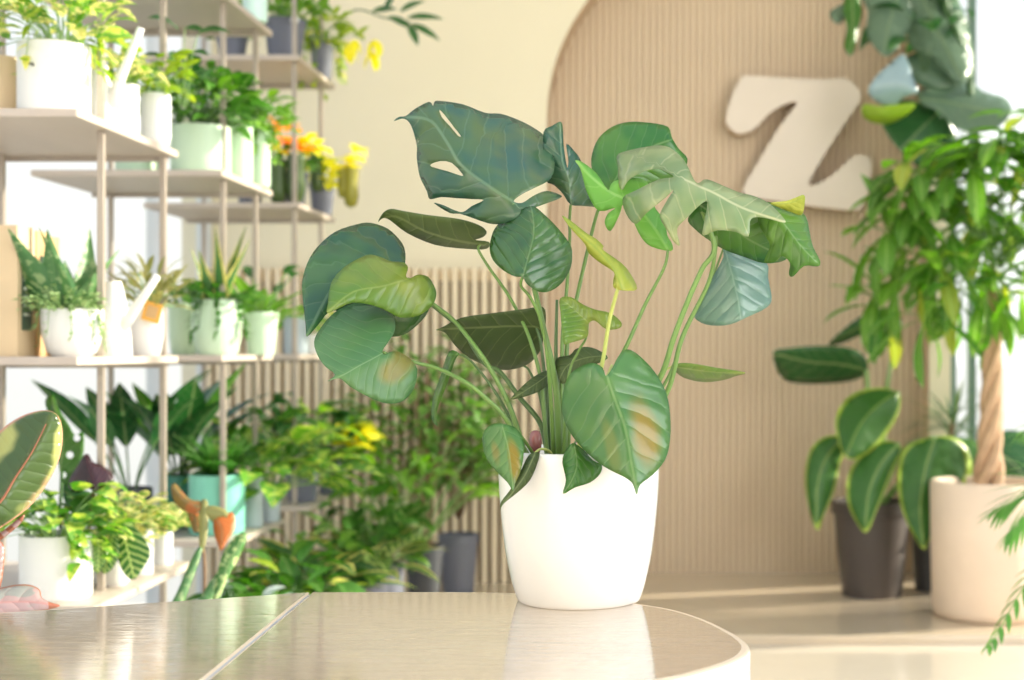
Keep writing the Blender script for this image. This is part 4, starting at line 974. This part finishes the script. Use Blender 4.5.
plant('potted_peace_lily', 'dark pot with long drooping leaves against the window, lower shelf', 130, 3.95, z, 'cyl', .06, .13, 'pot_dark',
      [(k_radial, 'l_dark', 'dstem', dict(n=9, h=.24, L=.22, Wd=.07, el=(1.2, 1.5), droop=.5, sr=.003), 'foliage')])
plant('potted_plant', 'slim light grey pot beside the turquoise pot', 252, 4.13, z, 'cyl', .032, .15, 'pot_lgrey', [(k_radial, 'l_pothos', 'gstem', dict(n=18, h=.12, L=.13, Wd=.065, el=(.5, 1.3)), 'foliage')])
plant('potted_plant', 'light grey pot at the lower shelf tip with broad bright leaves', 270, 4.26, z, 'cyl', .030, .115, 'pot_lgrey', [(k_radial, 'l_pothos', 'gstem', dict(n=26, h=.20, L=.16, Wd=.085, el=(.2, 1.3), off=(.02, -.04)), 'foliage'), (k_bush, 'l_green', 'gstem', dict(n=30, r=.12, h=.28, L=.08, Wd=.045, seed=3), 'foliage')])
# ---------------- rack C
z = LEV[2]
pl = plant('potted_croton', 'slate grey pot with a round white sticker on the highest far shelf', 285, 4.83, z, 'taper', .070, .15, 'pot_grey',
      [(k_bush, 'l_bright', 'gstem', dict(n=90, r=.13, h=.17, L=.07, Wd=.035), 'foliage')])
b = MB(); b.lathe((0, 0, 0), [(.014, 0), (.014, .001)], 20); q = P(295, 20, 4.83 - .068)
b.v = [(q.x + v[0], q.y - v[2] - .002, q.z + v[1]) for v in b.v]; b.build('sticker', M['sticker'], pl)
plant('potted_plant', 'dark pot on the highest far shelf behind the rack posts', 232, 4.86, z, 'taper', .052, .10, 'pot_grey', [(k_bush, 'l_green', 'gstem', dict(n=30, r=.08, h=.1), 'foliage')])
pl = plant('potted_croton', 'dark pot with yellow-green leaves spilling from the highest far shelf end', 322, 5.08, z, 'taper', .042, .125, 'pot_grey',
      [(k_bush, 'l_yel', 'gstem', dict(n=90, r=.14, h=.16, L=.06, Wd=.03), 'foliage'), (k_trail, 'l_yel', 'gstem', dict(n=9, r=.05, h=.06, L=.04, Wd=.022, drop=.15, shape='lance'), 'trailing_foliage')])
F, S = MB(), MB()
S.tube(catmull([P(330, 30, 5.08), P(355, 10, 5.05), P(385, 18, 5.0), P(410, 22, 4.98)], 5), .003, 5)
for (u, v, az, el, L) in ((372, 12, 0, .3, .09), (388, 17, 0, -.3, .10), (400, 12, 0, .6, .1), (407, 18, 0, .15, .13), (410, 24, 0, -.35, .12), (408, 25, 0, -1.0, .08), (385, 12, 0, 1.2, .09)):
    leaf(F, P(u, v, 4.98), rdir(az, el), L, .035, 'lance', .4, nrm=.9, rnd=.6)
F.build('branch_foliage', M['l_dark'], pl); S.build('branch', M['dstem'], pl)
F = MB(); g = R(5)
for (u, v) in ((355, 40), (375, 40), (350, 45), (372, 52)):
    for a in range(4): leaf(F, P(u, v, 4.98), rdir(g.uniform(0, 6), -.9), .07, .035, 'ovate', .5, rnd=g.random())
F.build('yellow_foliage', M['f_yellow'], pl)
z = LEV[1]
def pitchers(root, lst, D, mat):
    for (u, v, l) in lst:
        b = MB(); q = P(u, v, D); b.lathe((q.x, q.y, q.z - l), [(.002, 0), (l * .14, l * .06), (l * .2, l * .3), (l * .17, l * .6), (l * .19, l * .9), (l * .21, l), (l * .17, l)], 14); b.build('pitcher', mat, root)
def flowers(root, lst, mat, s, seed, name='flower'):
    F = MB(); g = R(seed)
    for (u, v, D) in lst:
        for a in range(7):
            leaf(F, P(u, v, D), rdir(a * .9 + g.uniform(0, .4), g.uniform(-.3, .8)), s * g.uniform(.8, 1.2), s * .7, 'round', .5, rnd=g.random(), ns=5)
    F.build(name, mat, root)
pl = plant('potted_pitcher_plant', 'dark grey pot with orange and yellow blooms and hanging pitchers on the far shelf', 290, 4.84, z, 'taper', .062, .12, 'pot_grey',
      [(k_bush, 'l_green', 'gstem', dict(n=36, r=.09, h=.12, L=.06, Wd=.03), 'foliage')])
flowers(pl, [(277, 124, 4.76), (290, 130, 4.76), (296, 142, 4.76), (303, 150, 4.76), (284, 140, 4.78)], M['f_orange'], .05, 1)
flowers(pl, [(308, 140, 4.8), (316, 145, 4.8), (310, 150, 4.8), (278, 150, 4.76)], M['f_yellow'], .05, 2)
mp = simple('pitcher_dark_green', (.07, .12, .03), .4, var=.3, nscale=20)
mp2 = simple('pitcher_olive', (.30, .28, .03), .4, var=.3, nscale=15)
pitchers(pl, [(278, 160, .15), (296, 155, .16)], 4.74, mp)
pl2 = plant('potted_pitcher_plant', 'dark grey pot with bright yellow blooms at the far upper shelf end', 322, 5.08, z, 'taper', .046, .11, 'pot_grey',
      [(k_bush, 'l_yel', 'gstem', dict(n=30, r=.08, h=.11, L=.05, Wd=.03), 'foliage')])
flowers(pl2, [(328, 160, 4.98), (334, 172, 4.98), (330, 182, 4.98), (355, 158, 5.0), (358, 150, 5.0), (322, 148, 5.0), (350, 165, 5.0)], M['f_yellow'], .045, 3)
pitchers(pl2, [(317, 155, .13)], 4.99, mp); pitchers(pl2, [(351, 168, .14), (343, 170, .10)], 5.0, mp2)
plant('potted_plant', 'dark pot at the back of the far upper shelf', 250, 4.86, z, 'taper', .046, .1, 'pot_grey', [(k_bush, 'l_green', 'gstem', dict(n=30, r=.07, h=.1), 'foliage')])
z = LEV[0]
plant('potted_plant', 'blue-grey pot with light green leaves on the far middle shelf', 296, 4.86, z, 'cyl', .042, .13, 'pot_lgrey', [(k_radial, 'l_bright', 'gstem', dict(n=16, h=.06, L=.12, Wd=.04, el=(.4, 1.3)), 'foliage')])
plant('potted_plant', 'small pale pot at the far middle shelf end with yellow-green leaves', 316, 5.06, z, 'cyl', .028, .07, 'pw', [(k_bush, 'l_yel', 'gstem', dict(n=30, r=.07, h=.1, L=.05, Wd=.03), 'foliage')])
z = LEV[-1]
plant('potted_dieffenbachia', 'dark pot with broad pale-centred leaves on the far lower shelf', 302, 4.83, z, 'taper', .06, .11, 'pot_grey',
      [(k_bush, 'l_pothos', 'gstem', dict(n=50, r=.17, h=.24, L=.13, Wd=.065), 'foliage'), (k_bush, 'l_dark', 'gstem', dict(n=50, r=.16, h=.28, L=.09, Wd=.05, seed=9), 'foliage')])
pl = plant('potted_croton', 'dark pot at the far lower shelf end with lemon-yellow young leaves', 330, 5.08, z, 'taper', .045, .11, 'pot_grey',
      [(k_bush, 'l_pothos', 'gstem', dict(n=70, r=.17, h=.22, L=.09, Wd=.05), 'foliage')])
flowers(pl, [(358, 430, 4.9), (352, 442, 4.9), (366, 432, 4.9), (345, 433, 4.92), (355, 450, 4.9)], M['f_yellow'], .075, 4, 'yellow_foliage')

# ---------------- floor plants along the aisle
def floorplant(name, label, X, D, zb, r, h, pm, parts, style='taper', group=None):
    return plant(name, label, 0, D, zb, style, r, h, pm, parts, X=X, group=group)
nep = floorplant('copper_leaf_plant', 'plant with curled bronze leaves and one glowing orange leaf before the racks', -.985, 3.12, 0, .085, .42, 'pot_grey',
      [(k_bush, 'l_green', 'dstem', dict(n=24, r=.10, h=.12, L=.10, Wd=.04), 'foliage')])
S = MB(); S.tube(catmull([(-.985, 3.12, .40), P(205, 575, 3.12), P(200, 530, 3.1)], 4), .004, 6); S.build('stem', M['brownstem'], nep)
d2 = dict(scale=460, step=4, ty=-.4)
traced(nep, 'leaf', 'l_ftl', 3.08, [(171,486),(176,484),(184,494),(192,500),(202,502),(198,512),(190,513),(180,508),(173,499)], [(198,507),(184,500),(174,487)], fold=.8, **d2)
traced(nep, 'leaf', 'l_ochre', 3.06, [(200,503),(208,502),(208,530),(204,550),(200,551),(199,530)], [(205,503),(204,530),(202,550)], fold=.6, **d2)
traced(nep, 'leaf', 'l_ftl', 3.09, [(188,510),(200,514),(200,530),(194,532),(190,522)], [(190,511),(196,522),(196,531)], fold=.4, **d2)
traced(nep, 'leaf', 'l_orange', 3.05, [(214,520),(224,516),(232,512),(235,520),(234,530),(228,540),(221,551),(218,545),(214,533)], [(216,518),(222,530),(221,550)], fold=.5, **d2)
traced(nep, 'leaf', 'l_ochre', 3.07, [(206,508),(216,506),(228,512),(224,520),(212,522)], [(206,512),(216,513),(227,514)], fold=.4, **d2)
cac = floorplant('cereus_plant', 'green upright sword-leaved plant just beyond the table edge', -.93, 2.93, 0, .09, .36, 'pot_dark',
      [(k_radial, 'l_dark', 'dstem', dict(n=14, h=.12, L=.12, Wd=.06, el=(.3, 1.2), dz=.08), 'foliage')])
traced(cac, 'leaf', 'l_aloe', 2.9, [(168,612),(178,590),(190,562),(198,548),(202,549),(198,565),(188,592),(180,614)], [(172,612),(188,580),(200,549)], fold=.5, tx=.3, **d2)
traced(cac, 'leaf', 'l_spot', 2.88, [(212,612),(216,580),(222,556),(232,540),(243,532),(247,538),(240,556),(228,578),(220,598)], [(215,610),(226,570),(244,535)], fold=.5, tx=.3, **d2)
traced(cac, 'leaf', 'l_aloe', 2.86, [(194,612),(206,588),(220,570),(228,570),(216,592),(206,612)], [(198,612),(212,590),(226,571)], fold=.5, tx=.3, **d2)
specs = [
 ('aglaonema_plant', 'silver-patterned bushy plant low beside the near rack', -1.02, 3.52, .09, .40, [(k_bush, 'l_silver', 'dstem', dict(n=46, r=.12, h=.17, L=.07, Wd=.035), 'foliage'), (k_bush, 'l_green', 'dstem', dict(n=50, r=.14, h=.16, L=.08, Wd=.045, seed=22), 'foliage')]),
 ('foliage_plant', 'leafy mid-green plant on the floor beside the middle rack', -.98, 3.90, .09, .36, [(k_bush, 'l_green', 'dstem', dict(n=80, r=.16, h=.20, L=.10, Wd=.055), 'foliage'), (k_bush, 'l_yel', 'gstem', dict(n=30, r=.15, h=.20, L=.08, Wd=.04, seed=2), 'foliage')]),
 ('foliage_plant', 'floor plant with long cream-striped leaves between the middle and far racks', -1.0, 4.22, .09, .36, [(k_radial, 'l_snake', 'gstem', dict(n=34, h=.14, L=.23, Wd=.055, shape='lance', el=(.7, 1.4)), 'foliage'), (k_bush, 'l_dark', 'dstem', dict(n=50, r=.15, h=.18, L=.09, Wd=.05, seed=2), 'foliage'), (k_bush, 'l_bright', 'dstem', dict(n=40, r=.17, h=.27, L=.08, Wd=.04, seed=5), 'foliage')]),
]
for (nm, lb, X, D, r, h, parts) in specs: floorplant(nm, lb, X, D, 0, r, h, 'pot_grey', parts)
floorplant('foliage_plant', 'dense plant with bright broad leaves at the front of the platform, beneath yellow foliage', -.96, 4.80, PLAT, .08, .17, 'pot_grey',
    [(k_radial, 'l_calathea', 'gstem', dict(n=12, h=.18, L=.22, Wd=.09, el=(.9, 1.45), seed=3), 'foliage'), (k_radial, 'l_snake', 'gstem', dict(n=18, h=.16, L=.22, Wd=.05, shape='lance', el=(.7, 1.4), seed=8), 'foliage'), (k_bush, 'l_green', 'gstem', dict(n=70, r=.16, h=.36, L=.09, Wd=.05, seed=4), 'foliage')])
floorplant('foliage_plant', 'round grey pot of yellow-tipped bushy leaves beside the dark floor pots', XU(381, 5.0) + .0, 5.02, PLAT, .075, .18, 'pot_grey',
    [(k_bush, 'l_bright', 'gstem', dict(n=70, r=.12, h=.22, L=.08, Wd=.04), 'foliage'), (k_bush, 'l_yel', 'gstem', dict(n=20, r=.10, h=.28, L=.06, Wd=.03, seed=4), 'foliage')], style='round')
ft = floorplant('ficus_tree', 'small-leaved bushy tree in a dark pot against the slatted wall', XU(424, 5.2), 5.2, PLAT, .07, .22, 'pot_dark',
    [(k_bush, 'l_ficus', 'brownstem', dict(n=460, r=.24, h=.66, L=.065, Wd=.028, dz=.16, sx=1.1, se=9), 'foliage'),
     (k_radial, 'l_bright', 'gstem', dict(n=44, h=.46, L=.20, Wd=.065, shape='lance', el=(.9, 1.5), dz=.02, off=(-.02, -.10), droop=1.6), 'foliage')])
S = MB()
for a in range(3): S.tube(catmull([(XU(424, 5.2) + .01 * a, 5.2 + .01 * a, PLAT + .18), (XU(424, 5.2) - .02 + .03 * a, 5.2, .8), (XU(424, 5.2) - .05 + .06 * a, 5.2, 1.05)], 4), .007, 6)
S.build('trunk', M['brownstem'], ft)
floorplant('ficus_tree', 'taller fine-leaved tree in the slate grey pot left of the monstera pot', XU(458, 5.38), 5.40, PLAT, .075, .235, 'pot_grey',
    [(k_bush, 'l_ficus', 'brownstem', dict(n=480, r=.19, h=.74, L=.06, Wd=.025, dz=.1, sx=1.0, se=9), 'foliage'),
     (k_bush, 'l_ochre', 'brownstem', dict(n=90, r=.16, h=.45, L=.05, Wd=.02, dz=.3, off=(-.30, 0), seed=3, se=9), 'foliage')])

# ================================================================== RIGHT SIDE
# braided money tree in the concrete planter
px, py = XU(987, 5.0), 5.0
mt = empty('money_tree', (px, py, PLAT), 'braided-trunk money tree in a tall sandy concrete planter by the window', 'plant')
b = MB(); R0 = .198; hh = .475
prof = [(R0 * .86, 0), (R0 * .93, .006), (R0 * .965, .03), (R0 * .985, hh * .5), (R0, hh - .006), (R0 - .006, hh), (R0 - .022, hh), (R0 - .026, hh - .006), (R0 - .03, hh - .05)]
b.lathe((px, py, PLAT), prof, 64, closed=False); b.f.append(tuple(reversed(range(64)))); b.mi.append(0)
o = smooth_by_angle(b.build('planter', M['concrete'], mt), 60); o['label'] = 'sandy concrete cylinder planter'
s = MB(); s.lathe((px, py, PLAT + hh - .05), [(.001, .01), (R0 - .03, 0)], 40, closed=False); s.build('soil', M['soil'], mt)
for q in range(4):
    pts = []; rs = []
    for i in range(40):
        t = i / 39; a = q * PI / 2 + t * 9.5; rad = .026 * (1.0 - .35 * t) + (.02 * (1 - t) ** 6)
        pts.append((px + .005 + rad * math.cos(a) + .02 * t, py + rad * math.sin(a), PLAT + hh - .06 + t * .72)); rs.append(.023 * (1 - .45 * t))
    b = MB(); b.tube(pts, rs, 10); b.build('trunk', M['bark'], mt)
F, S = MB(), MB()
cz = PLAT + hh + .74
k_palmate(F, S, (px + .05, py, cz + .10), .50, .62, 11, n=42, L=.26, Wd=.062, nl=6, sx=1.0, sy=.6, droop=1.0, low=.25)
k_palmate(F, S, (px - .18, py - .05, cz + .05), .34, .55, 5, n=18, L=.25, Wd=.058, nl=6, sx=.9, sy=.6, droop=1.1, low=.4)
F.build('foliage', M['l_pachira'], mt); S.build('stem', M['gstem'], mt)

# broad-leaved plant in the dark pot
sx_, sy_ = XU(872, 5.42), 5.42
st = empty('bird_of_paradise', (sx_, sy_, PLAT), 'broad paddle-leaved plant in a large dark umber pot in front of the arch', 'plant')
pot(st, (sx_, sy_, PLAT), 'taper', .150, .36, M['pot_umber'])
def big(root, D, ol, md, root_uv, mat='l_strel', **kw):
    kw.setdefault('scale', 270); kw.setdefault('step', 7)
    o, dep = traced(root, 'leaf', mat, D, ol, md, **kw)
    a = md[0]; s0 = P(a[0], a[1], dep(a)); b0 = Vector(root_uv)
    m = MB(); mid = (s0 + b0) / 2 + Vector((0, 0, .10)); m.tube(catmull([b0, mid, s0], 8), [.011] * 8 + [.008] * 9, 8); m.build('petiole', M['gstem'], o)
    return o
bz = (sx_, sy_, PLAT + .30)
big(st, 5.35, [(773,352),(790,348),(815,346),(845,347),(862,354),(868,366),(862,377),(845,382),(815,384),(790,382),(778,372)], [(866,370),(840,364),(810,362),(776,354)], bz, mat='l_dark', ty=1.2, tx=.2, fold=.4, wav=.01)
big(st, 5.4, [(828,345),(845,328),(865,314),(885,308),(900,315),(898,328),(885,332),(862,335),(845,342)], [(900,322),(875,320),(850,332),(830,344)], bz, mat='l_dark', ty=.9, tx=.2, fold=.5, wav=.01)
big(st, 5.2, [(838,440),(835,420),(845,400),(862,390),(885,388),(900,395),(898,415),(886,435),(870,452),(852,460),(842,452)], [(898,392),(878,405),(860,425),(846,456)], bz, ty=-.4, tx=.1, fold=.5, wav=.012)
big(st, 5.15, [(895,442),(880,442),(860,455),(848,475),(847,500),(855,520),(866,533),(875,515),(885,490),(895,465),(902,450)], [(898,444),(880,465),(868,495),(866,531)], bz, ty=-.3, fold=.5, wav=.012)
big(st, 5.1, [(930,438),(912,443),(900,458),(898,485),(902,510),(912,532),(924,550),(932,535),(945,515),(960,495),(972,470),(965,445),(948,436)], [(935,438),(925,470),(920,510),(924,548)], bz, ty=-.3, fold=.4, wav=.012)
big(st, 5.25, [(840,436),(824,437),(810,450),(805,475),(808,505),(817,531),(824,515),(834,492),(840,465),(846,445)], [(843,438),(825,460),(817,490),(817,529)], bz, ty=-.3, fold=.5, wav=.012)
big(st, 5.3, [(905,455),(925,440),(952,436),(985,445),(1000,465),(990,500),(970,520),(945,500),(925,480)], [(905,458),(935,462),(960,485),(970,518)], bz, mat='l_green', ty=-.3, fold=.5)
big(st, 5.5, [(990,440),(1010,430),(1030,440),(1040,480),(1020,500),(1000,480)], [(985,450),(1010,460),(1035,490)], bz, mat='l_dark', ty=-.3, fold=.5)

# spiky dracaena
dp = (XU(931, 5.55), 5.54)
dr = empty('dracaena', (dp[0], dp[1], PLAT), 'spiky dark dracaena between the paddle leaves and the braided trunk', 'plant')
_, zs = pot(dr, (dp[0], dp[1], PLAT), 'taper', .085, .36, M['pot_dark'])
S = MB(); S.tube(catmull([(dp[0], dp[1], zs - .02), (dp[0] + .05, dp[1], .65), (dp[0] + .085, dp[1], .80)], 5), .010, 8); S.build('stem', M['brownstem'], dr)
F = MB(); g = R(9)
for i in range(60): leaf(F, (dp[0] + .085, dp[1], .72 + .0018 * i), rdir(g.uniform(0, 2 * PI), g.uniform(-.1, 1.4)), g.uniform(.18, .28), .012, 'lance', g.uniform(.3, 1.0), rnd=g.random(), ns=6)
F.build('foliage', M['l_dark'], dr)

# tall climbing plant at the top right
tp = (XU(966, 5.45), 5.60)
cp = empty('climbing_plant', (1.36, 5.55, PLAT), 'tall plant with large torn grey-green leaves high in front of the window', 'plant')
_, zs = pot(cp, (1.36, 5.55, PLAT), 'taper', .10, .3, M['pot_dark'])
S = MB(); S.tube(catmull([(1.36, 5.55, zs - .02), (1.35, 5.53, 1.2), P(978, 150, 5.5), P(965, 60, 5.48), P(945, 0, 5.48), P(935, -50, 5.48)], 6), [.014] * 31, 8); S.build('stem', M['dstem'], cp)
kw = dict(scale=270, step=6)
def cl(mat, D, ol, md, **k2):
    d = dict(scale=265, step=6, ty=-.4, fold=.5, wav=.01); d.update(k2)
    return traced(cp, 'leaf', mat, D, ol, md, **d)
cl('l_greyg', 5.40, [(862,-6),(885,-14),(908,0),(913,18),(905,36),(895,52),(884,56),(872,44),(866,30),(868,12)], [(900,-10),(890,20),(884,54)])
cl('l_bluegrey', 5.36, [(868,92),(876,76),(890,64),(902,54),(908,62),(914,80),(918,92),(905,97),(893,106),(880,104)], [(916,92),(895,84),(872,90)], ty=.3)
cl('l_greyg', 5.42, [(916,94),(930,84),(950,80),(975,86),(984,92),(1005,98),(1012,112),(1000,126),(985,132),(960,130),(940,112),(926,106)], [(918,98),(945,102),(975,108),(1008,114)], ty=-1.0)
cl('l_greyg', 5.45, [(905,0),(925,-12),(945,-5),(958,20),(966,45),(970,75),(958,84),(945,70),(930,55),(912,48),(905,25)], [(920,-8),(935,25),(962,80)])
cl('l_dark', 5.50, [(935,-10),(950,-14),(962,8),(970,35),(974,60),(972,82),(962,62),(950,30)], [(940,-10),(958,30),(971,80)], tx=.6)
cl('l_green', 5.36, [(846,-5),(856,-8),(862,10),(858,30),(855,48),(850,56),(844,46),(847,28),(843,12)], [(852,-6),(853,25),(850,54)])
cl('l_greyg', 5.48, [(905,60),(925,50),(945,60),(960,80),(950,92),(930,88),(915,82)], [(908,64),(930,72),(956,84)], rnd=.1)
cl('l_yel', 5.36, [(864,104),(880,106),(900,104),(916,104),(905,116),(888,124),(870,122),(862,114)], [(916,104),(890,113),(864,112)], ty=.8)
cl('l_dark', 5.46, [(880,110),(905,100),(935,108),(955,130),(950,160),(925,170),(900,150),(885,130)], [(940,110),(920,130),(900,150)])
cl('l_greyg', 5.44, [(838,6),(848,2),(846,14),(840,24),(832,20),(830,12)], [(846,4),(840,12),(833,20)])
F, S = MB(), MB()
k_bush(F, S, P(925, 70, 5.42), .13, .40, 4, n=26, L=.16, Wd=.08, shape='ovate')
F.build('foliage', M['l_dark'], cp); S.build('stem', M['dstem'], cp)

# feathery palm entering from the right, nearer the camera
ppx, ppy = 1.10, 3.25
pm = empty('parlour_palm', (ppx, ppy, 0), 'fine-leaved palm reaching in at the lower right frame edge', 'plant')
_, zs = pot(pm, (ppx, ppy, 0), 'taper', .12, .28, M['pot_grey'])
F, S = MB(), MB(); g = R(2)
def frond(root, mid, tip, n=18, ll=.17, w=.012):
    pts = catmull([Vector(root), Vector(mid), Vector(tip)], n // 2); S.tube(pts, .0018, 5)
    for k in range(3, len(pts)):
        t = (pts[k] - pts[k - 1]).normalized(); sd = t.cross(Vector((0, 0, 1))).normalized()
        l = ll * math.sin(PI * (.2 + .72 * k / len(pts)))
        for q in (-1, 1): leaf(F, pts[k], sd * q * .7 + t * 1.3 + Vector((0, 0, .08)), l, w, 'lance', .45, rnd=g.random(), ns=5)
rt = (ppx, ppy, zs)
frond(rt, P(1075, 500, 3.2), P(1000, 508, 3.15)); frond(rt, P(1085, 470, 3.1), P(1012, 530, 3.05)); frond(rt, P(1060, 560, 3.2), P(990, 645, 3.05), ll=.08)
frond(rt, P(1100, 440, 3.3), P(1030, 430, 3.4)); frond(rt, P(1120, 470, 3.1), P(1150, 480, 2.9)); frond(rt, P(1110, 470, 3.3), P(1040, 560, 3.5)); frond(rt, P(1110, 450, 3.4), P(1180, 440, 3.7))
F.build('foliage', M['l_palm'], pm); S.build('stem', M['gstem'], pm)

# ================================================================== LIGHT
w = bpy.data.worlds.new('daylight'); scn.world = w; w.use_nodes = True
nt = w.node_tree; nt.nodes.clear(); ns, ls = nt.nodes, nt.links
out = N(ns, 'ShaderNodeOutputWorld'); bg = N(ns, 'ShaderNodeBackground'); ls.new(bg.outputs[0], out.inputs[0])
tc = N(ns, 'ShaderNodeTexCoord'); sp = N(ns, 'ShaderNodeSeparateXYZ'); ls.new(tc.outputs['Generated'], sp.inputs[0])
rp_ = N(ns, 'ShaderNodeValToRGB'); ls.new(math_n(ns, ls, 'ADD', math_n(ns, ls, 'MULTIPLY', sp.outputs[2], .5), .5), rp_.inputs[0])
el = rp_.color_ramp.elements
el[0].position = 0.0; el[0].color = (.40, .34, .27, 1)
el[1].position = 1.0; el[1].color = (.58, .78, 1.15, 1)
e = rp_.color_ramp.elements.new(.48); e.color = (.92, .91, .88, 1)
e = rp_.color_ramp.elements.new(.55); e.color = (1.0, .99, .97, 1)
ls.new(rp_.outputs[0], bg.inputs[0]); bg.inputs[1].default_value = 1.05

sun = bpy.data.lights.new('sun', 'SUN'); sun.energy = 9.0; sun.angle = math.radians(1.2); sun.color = (1.0, .90, .74)
so = bpy.data.objects.new('sun', sun); col.objects.link(so)
dirv = Vector((-2.5, -.7, -1.0)).normalized()      # travel direction
so.rotation_euler = dirv.to_track_quat('-Z', 'Y').to_euler(); so.location = (3, 8, 4)

# large soft fill light added out of view, at the right beside the camera
al = bpy.data.lights.new('right_fill_light', 'AREA'); al.shape = 'RECTANGLE'; al.size = 2.4; al.size_y = 2.2; al.energy = 72; al.color = (.98, .99, 1.0)
ao = bpy.data.objects.new('right_fill_light', al); col.objects.link(ao); ao.location = (2.6, .2, 2.0)
ao.rotation_euler = (Vector((-.2, 2.0, 1.0)) - ao.location).to_track_quat('-Z', 'Y').to_euler()

# ================================================================== CAMERA
cam = bpy.data.cameras.new('camera'); co = bpy.data.objects.new('camera', cam); col.objects.link(co)
co.location = (0, 0, EYE); co.rotation_euler = (PI / 2, 0, 0)
cam.lens = 50; cam.sensor_width = 36; cam.sensor_fit = 'HORIZONTAL'
cam.shift_x = (512 - CU) / 1024; cam.shift_y = (CV - 340) / 1024
cam.dof.use_dof = True; cam.dof.focus_distance = 1.85; cam.dof.aperture_fstop = 4.1
cam.clip_start = .05
scn.camera = co
scn.view_settings.view_transform = 'Standard'; scn.view_settings.look = 'None'
scn.view_settings.exposure = 0.24; scn.view_settings.gamma = 1.0; scn.view_settings.use_curve_mapping = False
scn.cycles.use_denoising = True
scn.cycles.max_bounces = 8; scn.cycles.diffuse_bounces = 4; scn.cycles.glossy_bounces = 3; scn.cycles.transparent_max_bounces = 12
scn.cycles.sample_clamp_indirect = 6.0; scn.cycles.caustics_reflective = False; scn.cycles.caustics_refractive = False
